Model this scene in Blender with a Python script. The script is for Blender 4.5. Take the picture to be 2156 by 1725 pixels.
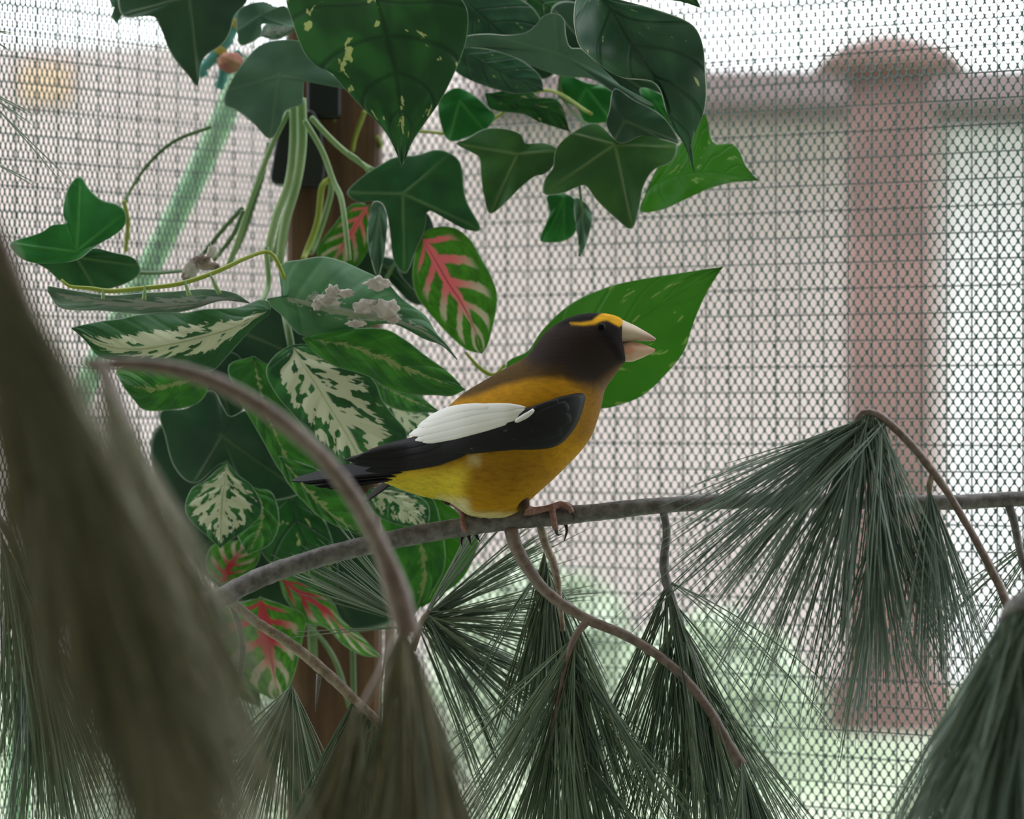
import bpy, bmesh, math, random
import numpy as np
from mathutils import Vector, Matrix
from mathutils.bvhtree import BVHTree

for o in list(bpy.data.objects):
    bpy.data.objects.remove(o)
scene = bpy.context.scene
COL = scene.collection
random.seed(7)
np.random.seed(7)

# ------------------------------------------------------------------ camera, light, exposure
W, H = 2156, 1725
D0 = 1.40                      # camera to bird
F = 6708.0                     # focal length in pixels
ZC = 0.90                      # camera height
cam_d = bpy.data.cameras.new('camera')
cam = bpy.data.objects.new('camera', cam_d)
COL.objects.link(cam)
cam.location = (0, -D0, ZC)
cam.rotation_euler = (math.pi / 2, 0, 0)
cam_d.sensor_fit = 'HORIZONTAL'
cam_d.sensor_width = 36.0
cam_d.lens = 36.0 * F / W
cam_d.clip_start = 0.05
cam_d.clip_end = 200
cam_d.dof.use_dof = True
cam_d.dof.focus_distance = D0 + 0.0
cam_d.dof.aperture_fstop = 10.0
scene.camera = cam

wd = bpy.data.worlds.new('overcast_sky')
scene.world = wd
wd.use_nodes = True
bg = wd.node_tree.nodes['Background']
bg.inputs['Color'].default_value = (0.93, 0.98, 1.0, 1)
bg.inputs['Strength'].default_value = 2.6

scene.view_settings.view_transform = 'Standard'
scene.view_settings.look = 'None'
scene.view_settings.exposure = 0.12
scene.view_settings.gamma = 1.0
scene.view_settings.use_curve_mapping = False


# ------------------------------------------------------------------ helpers
def P(px, py, y=0.0):
    """photo pixel + depth offset from the bird (metres) -> world point"""
    k = (D0 + y) / F
    return Vector(((px - W / 2) * k, y, ZC - (py - H / 2) * k))


def sy(y):
    """plants sit in a shallow band between the bird and the netting"""
    return y * 0.62 if y > 0 else y


def lin(c):
    return tuple(((v / 255.0) / 12.92 if v / 255.0 <= 0.04045 else ((v / 255.0 + 0.055) / 1.055) ** 2.4) for v in c)


CROP = {'A': (0, 0, 2.994), 'B': (500, 0, 2.994), 'C': (1000, 0, 2.994), 'D': (1436, 0, 2.994),
        'E': (0, 450, 2.994), 'F': (450, 450, 2.994), 'G': (1000, 600, 4.9), 'H': (600, 800, 2.994),
        'I': (0, 900, 2.994), 'K': (0, 1149, 2.994), 'L': (400, 1149, 2.994), 'M': (900, 1100, 2.76),
        'N': (1375, 1100, 2.76), 'O': (1436, 576, 2.994), 'R': (880, 1000, 5.39), 'Z': (0, 0, 1.0)}


def Q(c, pts):
    x0, y0, s = CROP[c]
    return [(x0 + x / s, y0 + y / s) for x, y in pts]


def catmull(pts, n, closed=False):
    """resample a polyline smoothly to n points, even in arc length"""
    p = np.array(pts, float)
    m = len(p)
    out = []
    seg = range(m if closed else m - 1)
    for i in seg:
        if closed:
            p0, p1, p2, p3 = p[(i - 1) % m], p[i], p[(i + 1) % m], p[(i + 2) % m]
        else:
            p1, p2 = p[i], p[i + 1]
            p0 = p[i - 1] if i > 0 else 2 * p1 - p2
            p3 = p[i + 2] if i + 2 < m else 2 * p2 - p1
        for t in np.linspace(0, 1, 12, endpoint=False):
            out.append(0.5 * ((2 * p1) + (-p0 + p2) * t + (2 * p0 - 5 * p1 + 4 * p2 - p3) * t * t
                              + (-p0 + 3 * p1 - 3 * p2 + p3) * t ** 3))
    out.append(p[0] if closed else p[-1])
    out = np.array(out)
    d = np.r_[0, np.cumsum(np.linalg.norm(np.diff(out, axis=0), axis=1))]
    t = np.linspace(0, d[-1], n, endpoint=not closed)
    return np.stack([np.interp(t, d, out[:, k]) for k in range(out.shape[1])], 1)


def mesh_obj(name, verts, faces, mat=None, parent=None, smooth=True):
    me = bpy.data.meshes.new(name)
    me.from_pydata([tuple(v) for v in verts], [], [tuple(f) for f in faces])
    if smooth:
        me.polygons.foreach_set('use_smooth', np.ones(len(me.polygons), dtype=bool))
    o = bpy.data.objects.new(name, me)
    COL.objects.link(o)
    if mat:
        me.materials.append(mat)
    if parent:
        o.parent = parent
        o.matrix_parent_inverse = parent.matrix_world.inverted() if False else Matrix.Translation(-parent.location)
    return o


def big_mesh_obj(name, verts, quads, mat, parent=None, smooth=True):
    me = bpy.data.meshes.new(name)
    v = np.asarray(verts, np.float32)
    f = np.asarray(quads, np.int32)
    me.vertices.add(len(v))
    me.vertices.foreach_set('co', v.ravel())
    k = f.shape[1]
    me.loops.add(f.size)
    me.loops.foreach_set('vertex_index', f.ravel())
    me.polygons.add(len(f))
    me.polygons.foreach_set('loop_start', np.arange(0, f.size, k, dtype=np.int32))
    me.polygons.foreach_set('use_smooth', np.full(len(f), smooth))
    me.update(calc_edges=True)
    me.validate()
    o = bpy.data.objects.new(name, me)
    COL.objects.link(o)
    me.materials.append(mat)
    if parent:
        o.parent = parent
        o.matrix_parent_inverse = Matrix.Translation(-parent.location)
    return o


def tag(o, label, cat, group=None):
    o['label'] = label
    o['category'] = cat
    if group:
        o['group'] = group
    return o


def thing(name, loc, label, cat, group=None):
    o = bpy.data.objects.new(name, None)
    COL.objects.link(o)
    o.location = loc
    o.empty_display_size = 0.02
    return tag(o, label, cat, group)


def tube_data(pts3, radii, n=10, cap=True, rough=0.0, seed=0):
    pts = [Vector(p) for p in pts3]
    rng = random.Random(seed)
    V, Fc = [], []
    prev = None
    up = Vector((0, 1, 0))
    m = len(pts)
    for i, p in enumerate(pts):
        t = (pts[min(i + 1, m - 1)] - pts[max(i - 1, 0)]).normalized()
        if prev is None:
            a = t.cross(up)
            if a.length < 1e-3:
                a = t.cross(Vector((1, 0, 0)))
            a.normalize()
        else:
            a = (prev - t * prev.dot(t)).normalized()
        b = t.cross(a)
        prev = a
        r = radii[i]
        for k in range(n):
            th = 2 * math.pi * k / n
            rr = r * (1 + (rng.random() - 0.5) * rough)
            V.append(p + a * math.cos(th) * rr + b * math.sin(th) * rr)
    for i in range(m - 1):
        for k in range(n):
            k2 = (k + 1) % n
            Fc.append((i * n + k, i * n + k2, (i + 1) * n + k2, (i + 1) * n + k))
    if cap:
        Fc.append(tuple(range(n))[::-1])
        Fc.append(tuple((m - 1) * n + k for k in range(n)))
    return V, Fc


def tube(name, pxpts, radpx, mat, parent=None, n=10, steps=40, rough=0.0, seed=0):
    """pxpts: (px,py,y); radpx: list of pixel radii at the control points (taken at each point's depth)"""
    c = catmull([(p[0], p[1], sy(p[2]) * 1000.0) for p in pxpts], steps)
    t = np.linspace(0, 1, steps)
    r = np.interp(t, np.linspace(0, 1, len(radpx)), radpx)
    pts = [P(a, b, d / 1000.0) for a, b, d in c]
    rad = [r[i] * (D0 + c[i][2] / 1000.0) / F for i in range(steps)]
    V, Fc = tube_data(pts, rad, n, True, rough, seed)
    return mesh_obj(name, V, Fc, mat, parent)


def box_data(cx, cy, cz, sx, sy, sz):
    V = [(cx + dx * sx / 2, cy + dy * sy / 2, cz + dz * sz / 2) for dx in (-1, 1) for dy in (-1, 1) for dz in (-1, 1)]
    Fc = [(0, 1, 3, 2), (4, 6, 7, 5), (0, 4, 5, 1), (2, 3, 7, 6), (0, 2, 6, 4), (1, 5, 7, 3)]
    return V, Fc


def box(name, c, s, mat, parent=None, bevel=0.0, rotz=0.0):
    V, Fc = box_data(0, 0, 0, *s)
    R = Matrix.Rotation(rotz, 3, 'Z')
    V = [R @ Vector(v) + Vector(c) for v in V]
    o = mesh_obj(name, V, Fc, mat, parent, smooth=False)
    if bevel:
        b = o.modifiers.new('bevel', 'BEVEL')
        b.width = bevel
        b.segments = 3
    return o


# ------------------------------------------------------------------ materials
class NT:
    def __init__(self, name):
        self.m = bpy.data.materials.new(name)
        self.m.use_nodes = True
        self.t = self.m.node_tree
        self.b = self.t.nodes['Principled BSDF']
        self.out = self.t.nodes['Material Output']

    def n(self, typ, **kw):
        nd = self.t.nodes.new(typ)
        for k, v in kw.items():
            setattr(nd, k, v)
        return nd

    def l(self, a, b):
        self.t.links.new(a, b)

    def val(self, sock, x):
        if hasattr(x, 'is_output') or hasattr(x, 'links'):
            self.l(x, sock)
        else:
            sock.default_value = x

    def math(self, op, a, b=0.0, c=None, clamp=False):
        nd = self.n('ShaderNodeMath', operation=op, use_clamp=clamp)
        self.val(nd.inputs[0], a)
        self.val(nd.inputs[1], b)
        if c is not None:
            self.val(nd.inputs[2], c)
        return nd.outputs[0]

    def sstep(self, x, lo, hi):
        nd = self.n('ShaderNodeMapRange', interpolation_type='SMOOTHSTEP')
        self.val(nd.inputs['Value'], x)
        self.val(nd.inputs['From Min'], lo)
        self.val(nd.inputs['From Max'], hi)
        return nd.outputs[0]

    def mix(self, f, a, b):
        nd = self.n('ShaderNodeMix', data_type='RGBA')
        self.val(nd.inputs[0], f)
        for s, x in ((nd.inputs[6], a), (nd.inputs[7], b)):
            if isinstance(x, (tuple, list)):
                s.default_value = (*x[:3], 1)
            else:
                self.l(x, s)
        return nd.outputs[2]

    def noise(self, vec=None, scale=5.0, detail=3.0, rough=0.5):
        nd = self.n('ShaderNodeTexNoise')
        nd.inputs['Scale'].default_value = scale
        nd.inputs['Detail'].default_value = detail
        nd.inputs['Roughness'].default_value = rough
        if vec is not None:
            self.l(vec, nd.inputs['Vector'])
        return nd.outputs['Fac']

    def comb(self, x, y, z=0.0):
        nd = self.n('ShaderNodeCombineXYZ')
        self.val(nd.inputs[0], x)
        self.val(nd.inputs[1], y)
        self.val(nd.inputs[2], z)
        return nd.outputs[0]

    def objco(self):
        return self.n('ShaderNodeTexCoord').outputs['Object']

    def bump(self, h, strength=0.3, dist=0.001):
        nd = self.n('ShaderNodeBump')
        nd.inputs['Strength'].default_value = strength
        nd.inputs['Distance'].default_value = dist
        self.l(h, nd.inputs['Height'])
        self.l(nd.outputs[0], self.b.inputs['Normal'])

    def color(self, c):
        self.val(self.b.inputs['Base Color'], (*c[:3], 1) if isinstance(c, (tuple, list)) else c)

    def rough(self, r, spec=0.5):
        self.val(self.b.inputs['Roughness'], r)
        self.b.inputs['Specular IOR Level'].default_value = spec

    def translucent(self, col, fac):
        tr = self.n('ShaderNodeBsdfTranslucent')
        self.val(tr.inputs['Color'], (*col[:3], 1) if isinstance(col, (tuple, list)) else col)
        mx = self.n('ShaderNodeMixShader')
        mx.inputs[0].default_value = fac
        self.l(self.b.outputs[0], mx.inputs[1])
        self.l(tr.outputs[0], mx.inputs[2])
        self.l(mx.outputs[0], self.out.inputs['Surface'])


def simple(name, c, rough=0.6, spec=0.4, var=0.0, scale=60.0, c2=None, bumpk=0.0):
    t = NT(name)
    if c2 is not None:
        t.color(t.mix(t.sstep(t.noise(t.objco(), scale, 4), 0.35, 0.65), c, c2))
    else:
        t.color(c)
    if bumpk:
        t.bump(t.noise(t.objco(), scale * 2, 4), bumpk)
    t.rough(rough, spec)
    return t.m


def leaf_uv(t):
    uv = t.n('ShaderNodeUVMap').outputs[0]
    sp = t.n('ShaderNodeSeparateXYZ')
    t.l(uv, sp.inputs[0])
    s = sp.outputs[0]
    tt = t.math('SUBTRACT', t.math('MULTIPLY', sp.outputs[1], 2.0), 1.0)
    at = t.math('ABSOLUTE', tt)
    rnd = t.n('ShaderNodeObjectInfo').outputs['Random']
    return s, tt, at, rnd


def side_vein(t, s, at, n, k, w):
    ph = t.math('FRACT', t.math('MULTIPLY', t.math('SUBTRACT', s, t.math('MULTIPLY', at, k)), n))
    d = t.math('ABSOLUTE', t.math('SUBTRACT', ph, 0.5))       # 0 on the vein
    return t.math('SUBTRACT', 1.0, t.sstep(d, 0.0, w))


def leaf_finish(t, col, trans=0.25, rough=0.42, spec=0.5, tcol=None, bump=None):
    halo_rim = t.n('ShaderNodeAttribute', attribute_name='halo_rim').outputs['Fac']
    col = t.mix(t.math('MULTIPLY', t.math('POWER', halo_rim, 2.0), 0.75), col, (0.50, 0.58, 0.48))  # pale margin painted in: bright edge halo together with frayed white cloth
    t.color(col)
    t.rough(rough, spec)
    t.translucent(tcol if tcol is not None else col, trans)
    if bump is not None:
        t.bump(bump, 0.5, 0.0008)
    return t.m


def mat_pothos(name='pothos_leaf', g1=(0.017, 0.099, 0.026), g2=(0.036, 0.190, 0.040), cut=0.635, trans=0.32, rough=0.36, veink=0.6, tcol=None):
    t = NT(name)
    s, tt, at, rnd = leaf_uv(t)
    big = t.noise(t.comb(t.math('MULTIPLY', s, 2.0), tt, rnd), 2.0, 2)
    col = t.mix(t.sstep(big, 0.35, 0.65), g1, g2)
    v = t.math('MAXIMUM', side_vein(t, s, at, 5.0, 0.28, 0.10), t.math('SUBTRACT', 1.0, t.sstep(at, 0.0, 0.05)))
    col = t.mix(t.math('MULTIPLY', v, veink), col, (0.008, 0.049, 0.020))
    sp = t.noise(t.comb(t.math('MULTIPLY', t.math('SUBTRACT', s, t.math('MULTIPLY', at, 0.35)), 9.0),
                        t.math('MULTIPLY', tt, 2.6), t.math('MULTIPLY', rnd, 37.0)), 1.3, 3, 0.6)
    m = t.sstep(sp, cut, cut + 0.03)
    col = t.mix(m, col, (0.600, 0.660, 0.300))
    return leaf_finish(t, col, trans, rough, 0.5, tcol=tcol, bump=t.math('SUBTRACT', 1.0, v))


def mat_dieff(name, wid=0.55, g1=(0.020, 0.116, 0.033), g2=(0.049, 0.231, 0.049), cream=(0.740, 0.760, 0.580), patch=0.5, trans=0.34, rough=0.4):
    t = NT(name)
    s, tt, at, rnd = leaf_uv(t)
    q = t.math('SUBTRACT', s, t.math('MULTIPLY', at, 0.22))
    j = t.noise(t.comb(t.math('MULTIPLY', q, 26.0), t.math('MULTIPLY', tt, 2.0), t.math('MULTIPLY', rnd, 51.0)), 1.0, 3, 0.65)
    j2 = t.noise(t.comb(t.math('MULTIPLY', q, 13.0), t.math('MULTIPLY', tt, 3.2), t.math('MULTIPLY', rnd, 13.0)), 1.0, 2, 0.5)
    env = t.math('MULTIPLY', wid, t.math('SUBTRACT', 1.0, t.math('POWER', t.math('ABSOLUTE', t.math('SUBTRACT', t.math('MULTIPLY', s, 2.0), 0.95)), 3.0)))
    lim = t.math('ADD', env, t.math('MULTIPLY', t.math('SUBTRACT', j, 0.5), 0.9))
    m = t.sstep(t.math('SUBTRACT', lim, at), 0.0, 0.04)
    hole = t.sstep(j2, patch, patch + 0.03)
    hole = t.math('MULTIPLY', hole, t.sstep(at, 0.06, 0.12))
    m = t.math('MULTIPLY', m, t.math('SUBTRACT', 1.0, hole))
    grn = t.mix(t.sstep(t.noise(t.comb(t.math('MULTIPLY', s, 3.0), tt, rnd), 2.0, 2), 0.35, 0.65), g1, g2)
    col = t.mix(m, grn, cream)
    mid = t.math('SUBTRACT', 1.0, t.sstep(at, 0.0, 0.035))
    col = t.mix(t.math('MULTIPLY', mid, 0.7), col, (0.412, 0.561, 0.231))
    v = side_vein(t, s, at, 9.0, 0.25, 0.25)
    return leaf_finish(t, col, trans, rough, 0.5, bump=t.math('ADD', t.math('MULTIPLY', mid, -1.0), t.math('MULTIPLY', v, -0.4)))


def mat_caladium(name, g1=(0.074, 0.314, 0.030), pink=(0.90, 0.29, 0.33), trans=0.35):
    t = NT(name)
    s, tt, at, rnd = leaf_uv(t)
    nz = t.noise(t.comb(t.math('MULTIPLY', s, 7.0), t.math('MULTIPLY', tt, 5.0), t.math('MULTIPLY', rnd, 23.0)), 1.6, 3, 0.6)
    w = t.math('MULTIPLY', t.math('SUBTRACT', nz, 0.5), 0.35)
    mid = t.math('SUBTRACT', t.math('ADD', t.math('SUBTRACT', 0.24, t.math('MULTIPLY', s, 0.18)), t.math('MULTIPLY', w, 0.5)), at)
    m1 = t.sstep(mid, 0.0, 0.06)
    ph = t.math('FRACT', t.math('ADD', t.math('MULTIPLY', t.math('SUBTRACT', s, t.math('MULTIPLY', at, 0.30)), 5.0), 0.55))
    d = t.math('ADD', t.math('ABSOLUTE', t.math('SUBTRACT', ph, 0.5)), w)
    m2 = t.math('MULTIPLY', t.math('SUBTRACT', 1.0, t.sstep(d, 0.13, 0.24)), t.math('SUBTRACT', 1.0, t.sstep(at, 0.66, 0.88)))
    m = t.math('MAXIMUM', m1, m2)
    veincol = t.mix(t.sstep(t.math('ADD', t.math('MULTIPLY', at, 0.55), s), 0.45, 0.95), pink, (0.720, 0.660, 0.520))
    col = t.mix(t.sstep(nz, 0.3, 0.7), g1, (0.132, 0.446, 0.041))
    col = t.mix(m, col, veincol)
    col = t.mix(t.math('SUBTRACT', 1.0, t.sstep(at, 0.0, 0.03)), col, (0.450, 0.060, 0.070))
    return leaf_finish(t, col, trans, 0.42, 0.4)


def mat_ivy(name, g1, g2, vein=(0.264, 0.446, 0.165), trans=0.34, rough=0.42, veink=0.4):
    t = NT(name)
    a = t.n('ShaderNodeAttribute', attribute_name='vein').outputs['Fac']
    nz = t.noise(t.objco(), 45.0, 3)
    col = t.mix(t.sstep(nz, 0.35, 0.65), g1, g2)
    col = t.mix(t.math('MULTIPLY', a, veink), col, vein)
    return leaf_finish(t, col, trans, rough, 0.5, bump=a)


M = {}
M['pothos'] = mat_pothos()
M['pothos_grey'] = mat_pothos('pothos_leaf_grey', (0.026, 0.099, 0.056), (0.049, 0.165, 0.083), 0.66, 0.18, 0.34)
M['pothos_lit'] = mat_pothos('pothos_leaf_lit', (0.050, 0.20, 0.03), (0.085, 0.28, 0.045), 0.63, 0.55, 0.42, 0.12, (0.20, 0.46, 0.07))  # lit copy of the leaf: backlight raised in its green and transmitted colour
M['dieff'] = mat_dieff('dieffenbachia_leaf', 0.78, patch=0.53)
M['dieff_band'] = mat_dieff('dieffenbachia_leaf_banded', 0.50, patch=0.56, g1=(0.033, 0.148, 0.049), g2=(0.049, 0.198, 0.058))
M['dieff_green'] = mat_dieff('dieffenbachia_leaf_green', 0.10, g1=(0.033, 0.190, 0.030), g2=(0.074, 0.330, 0.033), patch=0.5, trans=0.3, cream=(0.400, 0.480, 0.200))
M['dieff_grey'] = mat_dieff('dieffenbachia_leaf_pale', 0.30, g1=(0.058, 0.198, 0.083), g2=(0.099, 0.281, 0.116), cream=(0.420, 0.450, 0.380), patch=0.5)
M['dieff_under'] = mat_dieff('dieffenbachia_leaf_underside', 0.55, g1=(0.165, 0.281, 0.214), g2=(0.264, 0.396, 0.297), cream=(0.500, 0.520, 0.500), patch=0.52)
M['caladium'] = mat_caladium('caladium_leaf', (0.085, 0.27, 0.03), trans=0.45)
M['caladium_red'] = mat_caladium('caladium_leaf_red', (0.049, 0.198, 0.025), (0.620, 0.050, 0.080), 0.2)
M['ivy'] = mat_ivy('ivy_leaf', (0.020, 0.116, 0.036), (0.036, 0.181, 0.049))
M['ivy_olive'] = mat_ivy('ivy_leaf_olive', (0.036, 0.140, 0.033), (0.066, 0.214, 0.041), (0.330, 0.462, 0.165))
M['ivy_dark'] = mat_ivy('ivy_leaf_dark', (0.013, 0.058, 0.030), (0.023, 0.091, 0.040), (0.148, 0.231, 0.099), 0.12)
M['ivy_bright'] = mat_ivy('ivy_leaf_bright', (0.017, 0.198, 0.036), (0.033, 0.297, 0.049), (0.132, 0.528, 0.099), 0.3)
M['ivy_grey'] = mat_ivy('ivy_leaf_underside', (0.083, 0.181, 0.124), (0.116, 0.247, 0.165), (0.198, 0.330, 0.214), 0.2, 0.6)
M['leaf_edge'] = simple('leaf_cut_edge', (0.50, 0.56, 0.48), 0.7, 0.2)  # pale edge faces: backlit rim put into the colour, plus white cut cloth
M['stem_pale'] = simple('plastic_stem_pale', (0.20, 0.33, 0.13), 0.4, 0.5, c2=(0.28, 0.40, 0.18), scale=40)
M['stem_yellow'] = simple('plastic_stem_yellow', (0.26, 0.33, 0.03), 0.4, 0.5, c2=(0.33, 0.38, 0.06), scale=40)
M['stem_dark'] = simple('plastic_stem_green', (0.07, 0.15, 0.05), 0.4, 0.5, c2=(0.12, 0.2, 0.07), scale=40)


def mat_bark(name, a, b, scale=220.0):
    t = NT(name)
    co = t.objco()
    n1 = t.noise(co, scale, 5, 0.6)
    n2 = t.noise(co, scale * 0.2, 3)
    col = t.mix(t.sstep(n1, 0.3, 0.7), a, b)
    col = t.mix(t.math('MULTIPLY', t.sstep(n2, 0.55, 0.75), 0.5), col, (0.22, 0.19, 0.17))
    t.color(col)
    t.rough(0.5, 0.5)
    t.bump(n1, 0.6, 0.0012)
    return t.m


M['bark'] = mat_bark('pine_bark', (0.070, 0.062, 0.066), (0.19, 0.17, 0.172))
M['bark_red'] = mat_bark('pine_bark_red', (0.13, 0.085, 0.075), (0.25, 0.18, 0.16))
M['bark_pale'] = mat_bark('pine_bark_pale', (0.16, 0.11, 0.08), (0.36, 0.28, 0.22))


def mat_needle(name, a, b, tip=(0.22, 0.22, 0.1)):
    t = NT(name)
    at = t.n('ShaderNodeAttribute', attribute_name='shade').outputs['Fac']
    col = t.mix(at, a, b)
    t.color(col)
    t.rough(0.42, 0.5)
    return t.m


M['needle'] = mat_needle('pine_needle', (0.045, 0.085, 0.055), (0.26, 0.33, 0.22))
M['needle_blue'] = mat_needle('pine_needle_bluish', (0.045, 0.085, 0.065), (0.28, 0.35, 0.29))
M['needle_olive'] = mat_needle('pine_needle_olive', (0.070, 0.095, 0.060), (0.36, 0.31, 0.20))

# ------------------------------------------------------------------ the setting
M['lawn'] = simple('lawn_grass', (0.34, 0.42, 0.27), 0.9, 0.1, c2=(0.44, 0.46, 0.36), scale=2.0)
M['stucco'] = simple('house_siding_pink', (0.54, 0.44, 0.44), 0.85, 0.2, c2=(0.62, 0.52, 0.52), scale=0.8)
M['white_panel'] = simple('white_paint', (0.84, 0.80, 0.84), 0.6, 0.3)
M['brick'] = simple('red_brown_brick', (0.135, 0.078, 0.070), 0.85, 0.2, c2=(0.20, 0.115, 0.105), scale=3.0)
M['eave'] = simple('brown_fascia', (0.20, 0.145, 0.15), 0.8, 0.2)
M['hedge'] = simple('hedge_leaf', (0.56, 0.64, 0.48), 0.8, 0.2, c2=(0.66, 0.72, 0.60), scale=14.0)
M['ochre'] = simple('ochre_paint', (0.60, 0.42, 0.30), 0.8, 0.2)

g = mesh_obj('floor', [(-30, -8, 0), (30, -8, 0), (30, 40, 0), (-30, 40, 0)], [(0, 1, 2, 3)], M['lawn'])
g['kind'] = 'structure'

DH = 9.0                       # house depth behind the bird
hx = P(1078, 862, DH)
house = thing('house', (0, DH, 0), 'pale pink house wall blurred beyond the netting', 'house')
top = P(0, 165, DH).z
xa, xb = P(-2600, 0, DH).x, P(4200, 0, DH).x
box('wall', ((xa + xb) / 2, DH + 0.15, top / 2), (xb - xa, 0.3, top), M['stucco'], house)
xe = P(1000, 0, DH).x
box('eave', ((xe + xb) / 2, DH - 0.35, P(0, 142, DH - 0.75).z - 0.05), (xb - xe, 0.8, 0.10), M['eave'], house)
tg_ = P(0, 95, DH).z
box('gable', ((xa + xe) / 2, DH + 0.15, tg_ / 2), (xe - xa, 0.32, tg_), M['stucco'], house)
sa, sb = P(45, 0, DH).x, P(150, 0, DH).x
box('shutter', ((sa + sb) / 2, DH - 0.02, P(0, 175, DH).z), (sb - sa, 0.04, 0.12), M['ochre'], house)
pa, pb = P(1995, 0, DH).x, P(2760, 0, DH).x
box('garage_door', ((pa + pb) / 2, DH - 0.02, P(0, 270, DH).z / 2), (pb - pa, 0.04, P(0, 270, DH).z), M['white_panel'], house)
DP = 7.6
pcx = P(1872, 0, DP).x
kp = (D0 + DP) / F
zt = P(0, 150, DP).z
pillar = thing('gate_pillar', (pcx, DP, 0), 'round reddish brown pillar standing before the pale house', 'pillar')


def lathe(name, cx, cy, prof, mat, parent, n=28):
    V, Fc = [], []
    for r_, z_ in prof:
        for k_ in range(n):
            a_ = 2 * math.pi * k_ / n
            V.append((cx + r_ * math.cos(a_), cy + r_ * math.sin(a_), z_))
    for i_ in range(len(prof) - 1):
        for k_ in range(n):
            k2_ = (k_ + 1) % n
            Fc.append((i_ * n + k_, i_ * n + k2_, (i_ + 1) * n + k2_, (i_ + 1) * n + k_))
    Fc.append(tuple((len(prof) - 1) * n + k_ for k_ in range(n)))
    return mesh_obj(name, V, Fc, mat, parent)


R_ = 92 * kp
lathe('shaft', pcx, DP, [(R_ * 1.05, 0), (R_, 0.4), (R_ * 0.97, zt)], M['brick'], pillar)
lathe('cap', pcx, DP, [(R_ * 0.97, zt - 0.01), (R_ * 1.75, zt), (R_ * 1.7, zt + 0.03), (R_ * 1.1, zt + 0.08), (R_ * 0.4, zt + 0.105), (0.01, zt + 0.11)], M['brick'], pillar)
lathe('base', pcx, DP, [(R_ * 1.4, 0), (R_ * 1.4, 0.12), (R_ * 1.06, 0.16)], M['brick'], pillar)
# low hedge plants on the lawn
rng = random.Random(3)


def shrub(px, d, hpx, wpx, label):
    c = P(px, 0, d)
    k = (D0 + d) / F
    hh, ww = P(0, hpx, d).z, wpx * k / 2
    t = thing('shrub', (c.x, d, 0), label, 'shrub', 'shrubs on the lawn')
    V, Fc = [], []
    for i in range(900):
        u, v = rng.random() * 2 * math.pi, math.acos(2 * rng.random() - 1)
        r = 0.55 + 0.45 * rng.random() ** 0.5
        p = Vector((c.x + ww * r * math.sin(v) * math.cos(u), d + ww * 0.7 * r * math.sin(v) * math.sin(u), hh * 0.52 + hh * 0.48 * r * math.cos(v)))
        a = Vector((rng.uniform(-1, 1), rng.uniform(-1, 1), rng.uniform(-1, 1))).normalized() * 0.05
        b = a.cross(Vector((rng.uniform(-1, 1), rng.uniform(-1, 1), rng.uniform(-1, 1)))).normalized() * 0.025
        n0 = len(V)
        V += [p - a, p + b, p + a, p - b]
        Fc.append((n0, n0 + 1, n0 + 2, n0 + 3))
    f = mesh_obj('foliage', V, Fc, M['hedge'], t, smooth=False)
    V, Fc = tube_data([(c.x, d, 0), (c.x + 0.01, d, hh * 0.4), (c.x, d, hh * 0.6)], [0.02, 0.015, 0.008], 7)
    mesh_obj('stem', V, Fc, M['bark'], t)


shrub(1120, 7.0, 1180, 420, 'round light green shrub on the lawn before the house')
shrub(1500, 6.6, 1300, 380, 'low light green shrub on the lawn beside the brick pillar')
shrub(420, 7.2, 1330, 420, 'low light green shrub behind the oblique netting')

# unseen walls and roof added to darken the near side, open towards the netting
M['boards'] = simple('shade_boards', (0.50, 0.46, 0.42), 0.8, 0.2, c2=(0.58, 0.54, 0.50), scale=6)  # tone lightened so the added walls bounce fill light
for nm, c_, s_ in (('shade_wall_back', (0, -2.25, 0.95), (3.0, 0.06, 1.9)), ('shade_wall_left', (-1.5, -1.3, 0.95), (0.06, 1.9, 1.9)),
                   ('shade_wall_right', (1.5, -1.3, 0.95), (0.06, 1.9, 1.9)), ('shade_ceiling', (0, -1.2, 1.93), (3.06, 2.2, 0.05))):
    o = box(nm, c_, s_, M['boards'])
    o['kind'] = 'structure'

# ------------------------------------------------------------------ netting and welded wire
CORNER = P(690, 862, 0.31)
RIGHT = P(2156, 862, 0.10)
LEFT = P(0, 862, 0.15)
M['net'] = simple('green_plastic_net', (0.028, 0.115, 0.092), 0.3, 0.6, c2=(0.04, 0.14, 0.112), scale=30)
M['wire'] = simple('dark_coated_wire', (0.045, 0.055, 0.06), 0.4, 0.5)


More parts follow.
